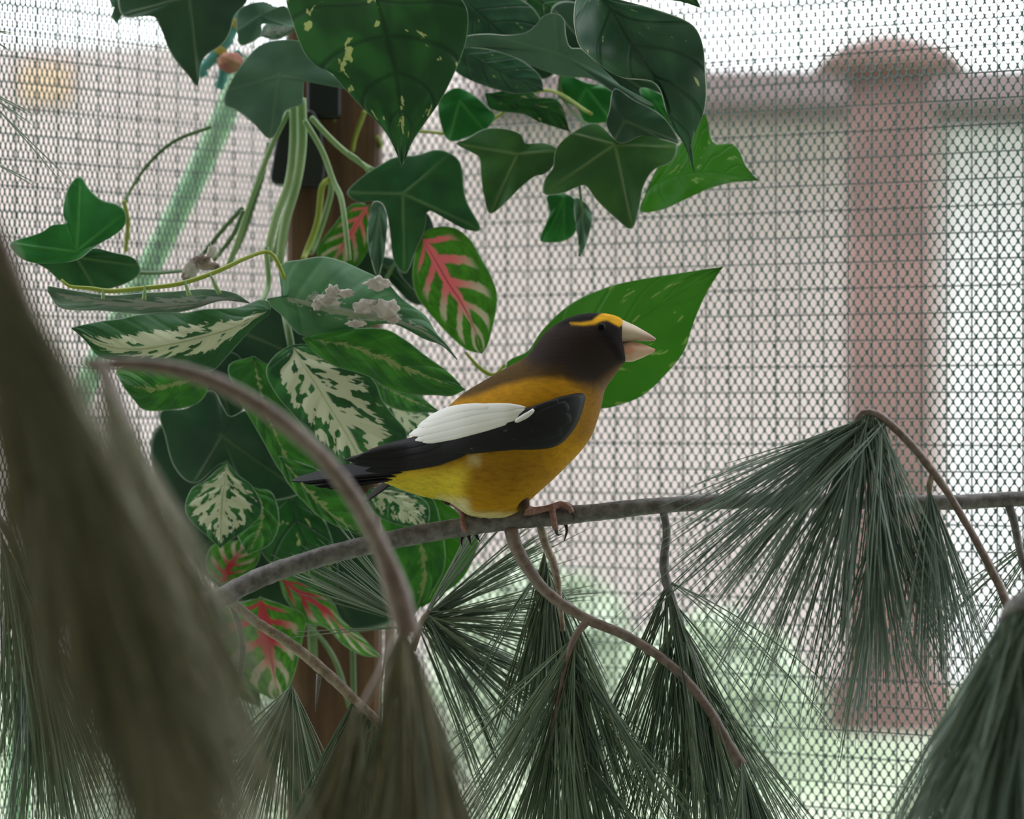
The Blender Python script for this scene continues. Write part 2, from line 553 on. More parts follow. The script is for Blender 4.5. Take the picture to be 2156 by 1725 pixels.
def net_panel(A, B, a0, a1, z0, z1, pw, pv, name, label, hole=(0.370, 0.338)):
    """sheet of oval holes on a staggered lattice; every strand is a ridge with depth"""
    ax = Vector((B.x - A.x, B.y - A.y, 0)).normalized()
    nrm = Vector((ax.y, -ax.x, 0))
    r = pv / 2
    h1, h2 = r * 0.21, r * 0.79
    cor = [(0, h2), (pw / 4, (h1 + h2) / 2), (pw / 2, h1), (pw / 2, 0), (pw / 2, -h1), (pw / 4, -(h1 + h2) / 2),
           (0, -h2), (-pw / 4, -(h1 + h2) / 2), (-pw / 2, -h1), (-pw / 2, 0), (-pw / 2, h1), (-pw / 4, (h1 + h2) / 2)]
    cor = np.array(cor)
    ang = np.arctan2(cor[:, 1] / pv, cor[:, 0] / pw)
    sp_ = 2 / 1.72
    ca_, sa_ = np.cos(ang), np.sin(ang)
    inn = np.stack([np.sign(ca_) * np.abs(ca_) ** sp_ * hole[0] * pw, np.sign(sa_) * np.abs(sa_) ** sp_ * hole[1] * pv], 1)
    inn[inn[:, 1] < 0, 0] *= 0.93
    nc = int((a1 - a0) / pw)
    nr = int((z1 - z0) / r)
    ii, jj = np.meshgrid(np.arange(nc), np.arange(nr))
    ii, jj = ii.ravel(), jj.ravel()
    ca = a0 + (ii + 0.5 * (jj % 2)) * pw
    cz = z0 + jj * r
    ca = ca + np.random.normal(0, pw * 0.012, len(ca))
    t = 0.00035
    loc = np.zeros((36, 3))
    loc[:12, :2] = cor
    loc[:12, 2] = t
    loc[12:24, :2] = inn
    loc[24:, :2] = cor
    loc[24:, 2] = -t
    n = len(ca)
    # gentle slack of the sheet
    slack = 0.004 * np.sin(ca * 9.0) * np.cos(cz * 7.0 + 1)
    V = np.zeros((n, 36, 3))
    aa = ca[:, None] + loc[None, :, 0]
    zz = cz[:, None] + loc[None, :, 1]
    dd = slack[:, None] + loc[None, :, 2]
    V[:, :, 0] = A.x + ax.x * aa + nrm.x * dd
    V[:, :, 1] = A.y + ax.y * aa + nrm.y * dd
    V[:, :, 2] = zz
    k = np.arange(12)
    k2 = (k + 1) % 12
    q = np.concatenate([np.stack([k, k2, 12 + k2, 12 + k], 1), np.stack([12 + k, 12 + k2, 24 + k2, 24 + k], 1)])
    Q4 = (q[None] + (np.arange(n) * 36)[:, None, None]).reshape(-1, 4)
    o = big_mesh_obj(name, V.reshape(-1, 3), Q4, M['net'])
    return tag(o, label, 'netting')


def wire_panel(A, B, a0, a1, z0, z1, pa_, pz_, off, rad, label):
    ax = Vector((B.x - A.x, B.y - A.y, 0)).normalized()
    nrm = Vector((ax.y, -ax.x, 0))
    base = Vector((A.x, A.y, 0)) - nrm * off
    t = thing('wire_grid', (A.x + ax.x * a0, A.y + ax.y * a0, z0), label, 'wire mesh')
    V, Fc = tube_data([(0, 0, z0), (0, 0, z1)], [rad, rad], 6)
    first = None
    n = int((a1 - a0) / pa_)
    for i in range(n):
        a = a0 + i * pa_
        if first is None:
            o = mesh_obj('vertical_wire', V, Fc, M['wire'])
            first = o
        else:
            o = first.copy()
            COL.objects.link(o)
        o.parent = t
        o.matrix_parent_inverse = Matrix.Translation(-t.location)
        o.location = base + ax * a
    p0, p1 = ax * a0, ax * a1
    V, Fc = tube_data([p0, p1], [rad, rad], 6)
    first = None
    for i in range(int((z1 - z0) / pz_)):
        z = z0 + i * pz_
        if first is None:
            o = mesh_obj('horizontal_wire', V, Fc, M['wire'])
            first = o
        else:
            o = first.copy()
            COL.objects.link(o)
        o.parent = t
        o.matrix_parent_inverse = Matrix.Translation(-t.location)
        o.location = base - nrm * rad * 1.6 + Vector((0, 0, z))


LR = (RIGHT - CORNER).length
LL = (LEFT - CORNER).length
ZB, ZT = ZC - 0.30, ZC + 0.30
net_panel(CORNER, RIGHT, 0.0, LR * 1.22, ZB, ZT, 0.00475, 0.00690, 'netting',
          'green oval-hole netting stretched between the wooden post and the pine tips')
net_panel(CORNER, LEFT, 0.0, LL * 1.30, ZB, ZT, 0.00310, 0.00745, 'netting',
          'oblique green netting behind the green stems and rope', hole=(0.325, 0.305))
wire_panel(CORNER, RIGHT, 0.008, LR * 1.22, ZB, ZT, 0.0132, 0.01285, 0.020, 0.00034,
           'square welded wire grid backing the netting beside the pine tips')
wire_panel(CORNER, LEFT, 0.008, LL * 1.30, ZB, ZT, 0.0132, 0.01285, -0.022, 0.00034,
           'square welded wire grid backing the oblique netting behind the rope')

# ------------------------------------------------------------------ wooden post, bracket, batten
t = NT('stained_wood')
co = t.objco()
mp = t.n('ShaderNodeMapping')
t.l(co, mp.inputs['Vector'])
mp.inputs['Scale'].default_value = (60, 60, 5)
nz = t.noise(mp.outputs[0], 2.0, 5, 0.6)
t.color(t.mix(t.sstep(nz, 0.3, 0.7), (0.085, 0.040, 0.022), (0.19, 0.095, 0.05)))
t.rough(0.6, 0.4)
t.bump(nz, 0.3, 0.001)
M['wood'] = t.m
M['batten'] = simple('pale_wood_batten', (0.55, 0.43, 0.40), 0.7, 0.3, c2=(0.64, 0.52, 0.48), scale=20)
M['black'] = simple('black_plastic', (0.008, 0.009, 0.012), 0.35, 0.5)
pc = P(706, 862, 0.245)
o = box('wooden_post', (pc.x, pc.y, ZC - 0.1), (0.048, 0.04, 1.6), M['wood'], None, 0.006)
tag(o, 'brown stained wooden post in the aviary corner behind the leaves', 'post')
bc = P(822, 862, 0.255)
o = box('wooden_batten', (bc.x, bc.y, ZC - 0.4), (0.006, 0.014, 0.66), M['batten'], None, 0.001)
tag(o, 'thin pale pinkish wooden batten beside the brown post', 'batten')
br = thing('black_bracket', P(640, 390, 0.21), 'black plastic bracket clamped on the brown post behind the stems', 'bracket')
s0 = P(632, 325, 0.212)
V, Fc = [], []
prof = [(-34, -85), (-52, 0), (-60, 55), (-52, 66), (40, 70), (52, 60), (56, 20), (46, -60), (30, -90)]
k = (D0 + 0.212) / F
for yy in (-0.012, 0.012):
    for a, b in prof:
        V.append((s0.x + a * k, s0.y + yy, s0.z - b * k))
n = len(prof)
Fc = [tuple(range(n)), tuple(range(n, 2 * n))[::-1]] + [(i, n + i, n + (i + 1) % n, (i + 1) % n) for i in range(n)]
o = mesh_obj('body', V, Fc, M['black'], br, smooth=False)
b = o.modifiers.new('bevel', 'BEVEL'); b.width = 0.003; b.segments = 3
c = P(683, 205, 0.213)
box('strap', (c.x, c.y, c.z), (0.017, 0.012, 0.022), M['black'], br, 0.002)


# ------------------------------------------------------------------ leaves
def add_solid(o, th=0.00045):
    s = o.modifiers.new('thickness', 'SOLIDIFY')
    s.thickness = th
    s.offset = 0
    s.material_offset_rim = 1
    o.data.materials.append(M['leaf_edge'])


def leaf_blade(crop, mid, left, right, y0, y1, mat, parent, fold=0.25, wave=0.0, bend=0.0, name='leaf', ns=36, nt=9, th=0.00045, seed=1):
    """blade leaf from a midrib and two margins; y0/y1 depth at base and tip, fold tips the halves, wave ripples the margin"""
    y0, y1 = sy(y0), sy(y1)
    mid = catmull(Q(crop, mid), ns)
    left = catmull(Q(crop, left), ns)
    right = catmull(Q(crop, right), ns)
    rng = random.Random(seed)
    ph1, ph2 = rng.random() * 6, rng.random() * 6
    V, UV, Fc = [], [], []
    for i in range(ns):
        s = i / (ns - 1)
        ym = y0 + (y1 - y0) * s + bend * math.sin(math.pi * s)
        row = []
        for j in range(-nt, nt + 1):
            tt = j / nt
            e = left[i] if j < 0 else right[i]
            if abs(j) == nt - 1:
                tt = math.copysign(max(abs(tt), 1.0 - 3.0 / max(6.0, np.linalg.norm(e - mid[i]))), tt)
            p = mid[i] + (e - mid[i]) * abs(tt)
            wpx = np.linalg.norm(e - mid[i])
            k = (D0 + ym) / F
            y = ym + fold * wpx * k * abs(tt) ** 1.4
            y += wave * math.sin(s * 15 + (ph1 if j < 0 else ph2)) * abs(tt) ** 2 * math.sin(math.pi * min(1, s * 1.1))
            y += 0.0008 * math.sin((s - abs(tt) * 0.25) * 34) * abs(tt) * (1 - abs(tt)) * 2
            V.append(P(p[0], p[1], y))
            UV.append((s, 0.5 + 0.5 * tt))
    m = 2 * nt + 1
    for i in range(ns - 1):
        for j in range(m - 1):
            Fc.append((i * m + j, i * m + j + 1, (i + 1) * m + j + 1, (i + 1) * m + j))
    o = mesh_obj(name, V, Fc, M[mat], parent)
    uvl = o.data.uv_layers.new(name='UVMap')
    li = np.zeros(len(o.data.loops), np.int32)
    o.data.loops.foreach_get('vertex_index', li)
    uvl.data.foreach_set('uv', np.array(UV, np.float32)[li].ravel())
    rm = o.data.attributes.new('halo_rim', 'FLOAT', 'POINT')
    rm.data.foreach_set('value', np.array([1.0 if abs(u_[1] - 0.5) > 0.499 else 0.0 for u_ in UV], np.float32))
    add_solid(o, th)
    return o


def ivy_leaf(crop, outline, centre, tips, y0, mat, parent, tilt=(0.0, 0.0), cup=0.15, name='leaf', no=110, nr=12, wave=0.0015, seed=1, smooth=True, th=0.00045):
    """lobed leaf as rings round the petiole point; tips = indexes of outline points that are lobe tips (veins run there)"""
    y0 = sy(y0)
    out = Q(crop, outline)
    c = np.array(Q(crop, [centre])[0])
    tipp = [np.array(out[i]) for i in tips]
    oc = catmull(out, no, closed=True)
    rng = random.Random(seed)
    ph = rng.random() * 6
    R = np.linalg.norm(oc - c, axis=1)
    k0 = (D0 + y0) / F
    V, Fc, A = [], [], []
    Rm = R.mean()

    def depth(p, f, a):
        d = p - c
        y = y0 + (d[0] * tilt[0] + d[1] * tilt[1]) * k0
        r = np.linalg.norm(d)
        y += cup * k0 * r * r / Rm * 0.6
        y += wave * math.sin(a * 5 + ph) * f * f
        return y

    def vein(p):
        best = 9e9
        for tp in tipp:
            ab = tp - c
            u = max(0.0, min(0.95, float(np.dot(p - c, ab) / np.dot(ab, ab))))
            d = np.linalg.norm(p - c - ab * u)
            best = min(best, d - 1.2 * (1 - u))
        return max(0.0, 1 - max(0.0, best) / 3.6)
    V.append(P(c[0], c[1], y0))
    A.append(1.0)
    for r in range(1, nr + 1):
        f = (r / nr) ** 0.9 if r != nr - 1 else 0.965
        for i in range(no):
            p = c + (oc[i] - c) * f
            a = 2 * math.pi * i / no
            V.append(P(p[0], p[1], depth(p, f, a)))
            A.append(vein(p))
    for i in range(no):
        Fc.append((0, 1 + i, 1 + (i + 1) % no))
    for r in range(nr - 1):
        b0, b1 = 1 + r * no, 1 + (r + 1) * no
        for i in range(no):
            i2 = (i + 1) % no
            Fc.append((b0 + i, b1 + i, b1 + i2, b0 + i2))
    o = mesh_obj(name, V, Fc, M[mat], parent)
    at = o.data.attributes.new('vein', 'FLOAT', 'POINT')
    at.data.foreach_set('value', np.array(A, np.float32))
    rm = o.data.attributes.new('halo_rim', 'FLOAT', 'POINT')
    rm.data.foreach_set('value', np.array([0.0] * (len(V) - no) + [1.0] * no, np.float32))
    add_solid(o, th)
    return o


# --- pothos spray at the top
pothos = thing('pothos_vine', P(1000, -60, 0.14), 'artificial pothos vine with large cream-spotted leaves hanging over the bird', 'plant')
leaf_blade('B', [(840, -120), (870, -20), (900, 60), (960, 290), (1010, 520), (1030, 800), (1035, 1050)],
           [(840, -120), (600, -150), (330, -60), (310, 20), (350, 140), (370, 210), (420, 330), (490, 410), (590, 460), (650, 530), (760, 650), (870, 760), (950, 860), (1000, 960), (1035, 1050)],
           [(840, -120), (1100, -160), (1330, -80), (1430, 20), (1455, 120), (1440, 260), (1400, 380), (1340, 520), (1270, 650), (1180, 780), (1100, 900), (1060, 1000), (1035, 1050)],
           0.07, 0.09, 'pothos', pothos, fold=0.22, wave=0.002, bend=0.012, ns=48, nt=14)
leaf_blade('C', [(760, -40), (860, 60), (960, 230), (1100, 440), (1190, 600), (1260, 800), (1340, 940), (1385, 1090)],
           [(760, -40), (650, -20), (625, 80), (630, 180), (660, 290), (730, 360), (830, 440), (930, 490), (1040, 500), (1120, 515), (1170, 570), (1200, 680), (1240, 790), (1320, 910), (1385, 1090)],
           [(760, -40), (1040, 30), (1200, 80), (1330, 130), (1400, 190), (1440, 300), (1450, 450), (1458, 600), (1440, 720), (1400, 820), (1368, 900), (1372, 1000), (1385, 1090)],
           0.06, 0.11, 'pothos_grey', pothos, fold=-0.55, wave=0.006, bend=-0.01, ns=48, nt=14, seed=4)
leaf_blade('C', [(1090, 1190), (1250, 1120), (1450, 1090), (1650, 1110), (1785, 1136)],
           [(1090, 1190), (1150, 1060), (1270, 940), (1380, 800), (1430, 705), (1462, 745), (1482, 850), (1520, 910), (1620, 905), (1672, 960), (1710, 1050), (1785, 1136)],
           [(1090, 1190), (1040, 1330), (1170, 1325), (1300, 1270), (1450, 1200), (1600, 1155), (1785, 1136)],
           0.20, 0.15, 'pothos_lit', pothos, fold=0.15, wave=0.002, seed=6)
leaf_blade('C', [(1050, -60), (1200, -40), (1330, 0), (1425, 50)], [(1050, -60), (1200, -110), (1360, -60), (1425, 50)],
           [(1050, -60), (1180, -10), (1300, 12), (1425, 50)], 0.10, 0.12, 'pothos', pothos, ns=16, nt=5)
leaf_blade('B', [(1380, -60), (1500, 60), (1650, 200), (1800, 330)], [(1380, -60), (1350, 150), (1450, 270), (1600, 320), (1800, 330)],
           [(1380, -60), (1600, -80), (1850, 40), (1920, 200), (1800, 330)], 0.20, 0.22, 'pothos_grey', pothos, seed=9, fold=0.3)
leaf_blade('B', [(1640, -80), (1850, -20), (2000, 80), (2140, 220)], [(1640, -80), (1650, 60), (1800, 180), (2140, 220)],
           [(1640, -80), (1900, -180), (2120, -60), (2180, 100), (2140, 220)], 0.24, 0.22, 'pothos', pothos, seed=10, fold=0.3)
leaf_blade('B', [(1380, 300), (1560, 400), (1750, 500), (1930, 570)], [(1380, 300), (1500, 290), (1750, 360), (1900, 470), (1930, 570)],
           [(1380, 300), (1360, 430), (1500, 520), (1750, 590), (1930, 570)], 0.19, 0.2, 'pothos_grey', pothos, seed=12, fold=0.2)
leaf_blade('B', [(1560, 590), (1750, 630), (1950, 700), (2095, 830)], [(1560, 590), (1800, 560), (1900, 610), (2030, 640), (2095, 830)],
           [(1560, 590), (1600, 690), (1800, 720), (1900, 770), (2095, 830)], 0.21, 0.23, 'pothos', pothos, seed=13, fold=0.2)
tube('stem', [(840, -40, 0.1), (900, -90, 0.16), (1000, -80, 0.16), (1250, -30, 0.12), (1265, 10, 0.08)], [6, 6, 6, 5], M['stem_dark'], pothos, 8, 24)

# --- ivy garland below it
ivy = thing('ivy_garland', P(1220, 60, 0.2), 'artificial dark green ivy garland tucked under the pothos leaves', 'plant')
ivy_leaf('C', [(900, 890), (760, 780), (610, 840), (510, 940), (490, 1060), (440, 1130), (435, 1225), (560, 1215), (640, 1180), (700, 1172), (770, 1265), (880, 1370), (985, 1445), (1030, 1330), (1060, 1180), (1130, 1070), (1240, 1020), (1275, 930), (1230, 860), (1100, 830), (1000, 850)],
         (880, 915), [6, 12, 17, 2], 0.14, 'ivy_olive', ivy, tilt=(0.1, -0.15), seed=2)
ivy_leaf('C', [(880, 560), (1000, 630), (1150, 710), (1230, 790), (1285, 900), (1200, 885), (1060, 855), (950, 900), (885, 885), (830, 785), (850, 690)],
         (940, 760), [4, 8], 0.125, 'ivy_dark', ivy, tilt=(0.1, 0.1), seed=3)
ivy_leaf('C', [(60, 815), (200, 815), (290, 850), (320, 905), (440, 905), (525, 950), (490, 1050), (430, 1100), (380, 1110), (290, 1180), (200, 1270), (98, 1348), (60, 1250), (40, 1130), (28, 1000), (-20, 960), (-120, 905), (-60, 880)],
         (270, 975), [11, 5, 16], 0.16, 'ivy_olive', ivy, tilt=(-0.1, -0.1), seed=4)
ivy_leaf('C', [(75, 215), (200, 222), (320, 205), (390, 150), (430, 100), (500, 82), (560, 120), (572, 220), (600, 300), (680, 310), (750, 380), (840, 470), (960, 580), (1080, 650), (1195, 695), (1000, 650), (880, 590), (740, 500), (560, 480), (400, 430), (250, 360), (80, 310), (-80, 290), (-60, 230)],
         (520, 330), [14, 5, 0], 0.15, 'ivy_grey', ivy, tilt=(0.1, 0.35), seed=5, cup=0.1)
ivy_leaf('C', [(455, 1240), (560, 1222), (645, 1280), (640, 1450), (560, 1520), (435, 1528), (413, 1490), (470, 1350)],
         (560, 1250), [5, 4], 0.24, 'ivy_bright', ivy, seed=6)
ivy_leaf('C', [(635, 1250), (715, 1300), (735, 1400), (705, 1520), (668, 1610), (648, 1500), (630, 1360)],
         (668, 1300), [4], 0.21, 'ivy_grey', ivy, seed=7, tilt=(0.3, 0))
ivy_leaf('B', [(1270, 640), (1370, 555), (1480, 595), (1580, 680), (1625, 740), (1560, 820), (1440, 870), (1340, 890), (1285, 800)],
         (1400, 640), [5, 7], 0.26, 'ivy_bright', ivy, seed=8)
ivy_leaf('C', [(560, 470), (700, 520), (860, 560), (900, 640), (850, 760), (700, 770), (640, 680), (520, 600)],
         (700, 560), [4, 6], 0.25, 'ivy_bright', ivy, seed=21)
ivy_leaf('C', [(1040, 560), (1180, 600), (1260, 720), (1300, 860), (1220, 800), (1120, 720)],
         (1130, 640), [3], 0.18, 'ivy_bright', ivy, seed=22)
ivy_leaf('B', [(690, 1215), (780, 1120), (900, 1040), (1000, 990), (1130, 980), (1250, 945), (1350, 970), (1410, 1040), (1430, 1200), (1455, 1290), (1535, 1445), (1450, 1450), (1350, 1400), (1250, 1340), (1195, 1340), (1180, 1450), (1120, 1590), (1060, 1725), (985, 1640), (955, 1420), (920, 1290), (850, 1270), (760, 1270)],
         (1045, 1225), [10, 17, 0, 6], 0.20, 'ivy', ivy, tilt=(-0.15, -0.1), seed=9, cup=0.2)
ivy_leaf('B', [(850, 1285), (915, 1290), (942, 1400), (930, 1560), (905, 1690), (880, 1745), (835, 1600), (820, 1450)],
         (890, 1310), [5], 0.18, 'ivy_grey', ivy, seed=10, tilt=(0.4, 0))
ivy_leaf('B', [(1060, 1380), (1190, 1340), (1250, 1500), (1230, 1680), (1180, 1850), (1080, 1800), (1000, 1650)],
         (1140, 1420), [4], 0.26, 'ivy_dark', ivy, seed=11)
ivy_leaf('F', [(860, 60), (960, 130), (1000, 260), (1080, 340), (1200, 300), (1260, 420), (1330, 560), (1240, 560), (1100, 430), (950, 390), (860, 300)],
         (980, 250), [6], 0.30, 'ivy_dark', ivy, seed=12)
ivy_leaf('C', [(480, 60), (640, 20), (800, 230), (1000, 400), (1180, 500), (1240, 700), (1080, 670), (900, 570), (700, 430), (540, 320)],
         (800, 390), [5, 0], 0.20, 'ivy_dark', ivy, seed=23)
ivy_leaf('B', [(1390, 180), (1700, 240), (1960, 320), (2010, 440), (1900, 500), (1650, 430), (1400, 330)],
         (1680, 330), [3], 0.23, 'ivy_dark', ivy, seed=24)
tube('stem', [(1265, 20, 0.16), (1180, 160, 0.24), (1210, 240, 0.24), (1290, 300, 0.15)], [4, 4, 4], M['stem_dark'], ivy, 8, 24)
tube('stem', [(1060, 290, 0.2), (1090, 310, 0.18), (1090, 325, 0.16)], [4, 3], M['stem_yellow'], ivy, 8, 12)
tube('stem', [(820, 270, 0.28), (900, 278, 0.28), (1000, 275, 0.27), (1140, 190, 0.26), (1245, 240, 0.2)], [3, 4, 4], M['stem_yellow'], ivy, 8, 30)
tube('stem', [(1220, 390, 0.2), (1225, 450, 0.21), (1220, 540, 0.22)], [3, 3], M['stem_dark'], ivy, 8, 12)

# --- dark ivy at the upper left and the stem bundle
bundle = thing('trailing_plant', P(560, 0, 0.25), 'artificial trailing plant with a bundle of pale green stems over the post', 'plant')
ivy_leaf('A', [(760, -80), (770, 95), (960, 103), (1010, 170), (1060, 300), (1110, 385), (1190, 480), (1245, 545), (1262, 420), (1300, 350), (1400, 280), (1450, 200), (1480, 100), (1560, 0), (1540, -120), (1200, -160), (900, -150)],
         (1195, -20), [7, 1], 0.16, 'ivy_dark', bundle, seed=14, tilt=(0, -0.1))
ivy_leaf('A', [(690, -60), (700, 30), (740, 60), (705, 95), (735, 145), (765, 100), (785, 60), (805, 0), (780, -60)],
         (745, -10), [4], 0.2, 'ivy_grey', bundle, seed=15)
ivy_leaf('A', [(1500, 80), (1560, 30), (1660, 12), (1740, 45), (1800, 40), (1845, 120), (1860, 170), (1660, 150), (1640, 230), (1520, 285), (1495, 200)],
         (1640, 100), [10], 0.22, 'ivy_grey', bundle, seed=16)
ivy_leaf('A', [(1430, 570), (1500, 440), (1620, 300), (1740, 255), (1900, 265), (1960, 380), (2060, 440), (2190, 560), (2050, 500), (1930, 490), (1910, 620), (1900, 660), (1800, 700), (1760, 800), (1695, 875), (1580, 760), (1480, 690), (1415, 660)],
         (1760, 480), [0, 14, 7], 0.19, 'ivy_grey', bundle, seed=17)
ivy_leaf('A', [(1440, 560), (1560, 540), (1660, 620), (1700, 760), (1680, 830), (1560, 750), (1470, 660)],
         (1600, 640), [3], 0.22, 'ivy', bundle, seed=18)
leaf_blade('A', [(1640, 230), (1720, 190), (1880, 180)], [(1640, 230), (1670, 155), (1780, 140), (1880, 180)], [(1640, 230), (1750, 250), (1880, 180)], 0.25, 0.26, 'dieff_under', bundle, ns=14, nt=4)
SB = [([(1820, 700), (1720, 900), (1650, 1080), (1570, 1300), (1490, 1540), (1430, 1690)], 6, 'stem_pale', 0.25),
      ([(1850, 600), (1850, 900), (1820, 1150), (1745, 1350), (1690, 1580), (1700, 1650)], 9, 'stem_pale', 0.24),
      ([(1900, 620), (1905, 900), (1870, 1150), (1800, 1400), (1770, 1600), (1760, 1680)], 10, 'stem_pale', 0.25),
      ([(1870, 600), (1880, 950), (1850, 1180), (1780, 1400), (1730, 1600)], 7, 'stem_pale', 0.27),
      ([(1920, 760), (2030, 950), (2100, 1140), (2150, 1250), (2180, 1450), (2200, 1640)], 6, 'stem_pale', 0.23),
      ([(1960, 740), (2080, 870), (2180, 960), (2290, 1040), (2350, 1070)], 6, 'stem_pale', 0.24),
      ([(1330, 800), (1100, 890), (930, 1040), (810, 1220), (790, 1270)], 4, 'stem_dark', 0.26),
      ([(780, 1265), (805, 1400), (792, 1590)], 5, 'stem_yellow', 0.25),
      ([(1530, 1310), (1410, 1440), (1290, 1590), (1190, 1700)], 5, 'stem_dark', 0.26),
      ([(1535, 1330), (1470, 1480), (1390, 1590), (1350, 1640)], 5, 'stem_dark', 0.25),
      ([(1700, 900), (1640, 1150), (1560, 1400), (1500, 1560), (1440, 1660)], 5, 'stem_dark', 0.27),
      ([(2090, 500), (2060, 600), (2020, 680), (2010, 760)], 5, 'stem_yellow', 0.36),
      ([(1960, 660), (2020, 650), (2080, 700), (2110, 760)], 4, 'stem_yellow', 0.35),
      ([(2300, 700), (2240, 860), (2220, 960)], 5, 'stem_yellow', 0.34),
      ([(2380, 860), (2400, 920), (2350, 960)], 4, 'stem_yellow', 0.36),
      ([(2085, 1130), (2030, 1180), (2000, 1400), (1930, 1590), (1910, 1640)], 7, 'stem_yellow', 0.24),
      ([(2090, 1140), (2080, 1250), (2010, 1480), (1960, 1600)], 6, 'stem_pale', 0.25),
      ([(2190, 960), (2260, 1010), (2330, 1100), (2340, 1180)], 4, 'stem_pale', 0.23)]
for pts, r, m, y in SB:
    tube('stem', [(a, b, y + 0.01 * math.sin(i)) for i, (a, b) in enumerate(Q('A', pts))], [r, r, r * 0.9], M[m], bundle, 8, 26)

# --- left ivy sprig
spr = thing('ivy_sprig', P(150, 530, 0.12), 'bright green ivy leaf sprig against the oblique netting', 'plant')
ivy_leaf('A', [(503, 1112), (440, 1170), (405, 1280), (400, 1360), (420, 1408), (330, 1420), (270, 1460), (190, 1490), (60, 1540), (150, 1640), (300, 1660), (480, 1640), (600, 1555), (720, 1480), (785, 1420), (792, 1340), (740, 1290), (640, 1260), (560, 1190)],
         (480, 1590), [0, 15, 8], 0.10, 'ivy_bright', spr, tilt=(0.1, -0.1), seed=19)
ivy_leaf('A', [(480, 1590), (600, 1568), (700, 1590), (830, 1620), (882, 1680), (870, 1740), (760, 1800), (600, 1830), (420, 1800), (300, 1700), (200, 1640), (300, 1610)],
         (480, 1620), [4, 7], 0.115, 'ivy', spr, tilt=(0.1, 0.2), seed=20)
tube('stem', [(150, 560, 0.12), (300, 575, 0.14), (390, 570, 0.18)], [4, 4], M['stem_dark'], spr, 8, 16)

# --- variegated dumb cane in the middle
dief = thing('variegated_plant', P(600, 1000, 0.2), 'artificial dumb cane with cream-marbled green leaves behind the bird', 'plant')
leaf_blade('E', [(1705, 605), (1500, 710), (1300, 772), (1100, 820), (900, 855), (740, 850), (600, 810), (450, 720)],
           [(1705, 605), (1700, 560), (1640, 542), (1570, 570), (1480, 595), (1290, 602), (1170, 625), (1050, 622), (880, 637), (770, 660), (620, 682), (450, 720)],
           [(1705, 605), (1690, 640), (1590, 720), (1430, 900), (1340, 990), (1220, 982), (1100, 962), (900, 960), (740, 930), (620, 900), (540, 800), (450, 720)],
           0.07, 0.05, 'dieff_band', dief, fold=0.5, wave=0.003, ns=48, nt=12, seed=2)
leaf_blade('E', [(1575, 565), (1400, 545), (1200, 570), (900, 570), (600, 545), (300, 490)],
           [(1575, 565), (1480, 500), (1300, 475), (1100, 490), (900, 500), (700, 515), (500, 490), (300, 455)],
           [(1575, 565), (1500, 545), (1380, 550), (1250, 592), (1100, 625), (860, 632), (650, 612), (500, 610), (370, 590), (300, 490)],
           0.09, 0.07, 'dieff_under', dief, fold=-0.5, seed=3)
leaf_blade('F', [(430, 520), (550, 560), (700, 600), (900, 640), (1100, 665), (1300, 740), (1430, 820), (1535, 920)],
           [(430, 520), (420, 330), (560, 290), (680, 272), (800, 298), (920, 350), (1030, 400), (1100, 440), (1180, 530), (1260, 590), (1340, 650), (1400, 750), (1470, 830), (1535, 920)],
           [(430, 520), (330, 540), (370, 590), (430, 640), (500, 725), (570, 768), (760, 742), (900, 720), (1100, 690), (1200, 720), (1330, 790), (1440, 830), (1535, 920)],
           0.10, 0.08, 'dieff_grey', dief, fold=0.6, wave=0.003, ns=48, nt=12, seed=4)
leaf_blade('F', [(560, 785), (750, 815), (900, 850), (1100, 930), (1300, 1010), (1582, 1110)],
           [(560, 785), (650, 750), (800, 730), (1060, 725), (1200, 790), (1330, 890), (1480, 1000), (1582, 1110)],
           [(560, 785), (640, 880), (760, 960), (960, 1020), (1100, 1100), (1250, 1140), (1400, 1145), (1500, 1150), (1582, 1110)],
           0.12, 0.09, 'dieff_green', dief, fold=0.25, ns=40, nt=10, seed=5)
leaf_blade('F', [(490, 830), (560, 950), (650, 1080), (720, 1200), (800, 1330), (870, 1450), (930, 1560), (980, 1650)],
           [(490, 830), (390, 890), (330, 1000), (400, 1150), (520, 1290), (600, 1400), (680, 1490), (760, 1580), (860, 1640), (980, 1650)],
           [(490, 830), (620, 830), (830, 940), (1000, 1040), (1060, 1170), (1130, 1270), (1215, 1375), (1200, 1460), (1120, 1570), (980, 1650)],
           0.13, 0.08, 'dieff', dief, fold=0.15, ns=48, nt=14, seed=6)
leaf_blade('F', [(1010, 1070), (1150, 1130), (1280, 1190), (1420, 1250)], [(1010, 1070), (1150, 1100), (1290, 1145), (1420, 1250)],
           [(1010, 1070), (1080, 1190), (1220, 1245), (1420, 1250)], 0.19, 0.16, 'ivy_plain', dief, ns=20, nt=5) if False else None
leaf_blade('F', [(1010, 1060), (1150, 1130), (1280, 1190), (1430, 1255)], [(1010, 1060), (1150, 1095), (1290, 1145), (1430, 1255)],
           [(1010, 1060), (1070, 1190), (1220, 1250), (1430, 1255)], 0.19, 0.16, 'dieff_green', dief, ns=20, nt=6, seed=7)
leaf_blade('F', [(1050, 1130), (1150, 1220), (1260, 1290), (1420, 1340)], [(1050, 1130), (1180, 1180), (1330, 1240), (1420, 1340)],
           [(1050, 1130), (1100, 1290), (1220, 1400), (1420, 1340)], 0.22, 0.18, 'dieff', dief, ns=20, nt=6, seed=8)
leaf_blade('E', [(1330, 1010), (1150, 1060), (950, 1110), (760, 1060)], [(1330, 1010), (1200, 960), (950, 920), (740, 980), (760, 1060)],
           [(1330, 1010), (1290, 1150), (1180, 1220), (930, 1242), (840, 1170), (760, 1060)], 0.14, 0.12, 'dieff_green', dief, fold=0.4, seed=9)
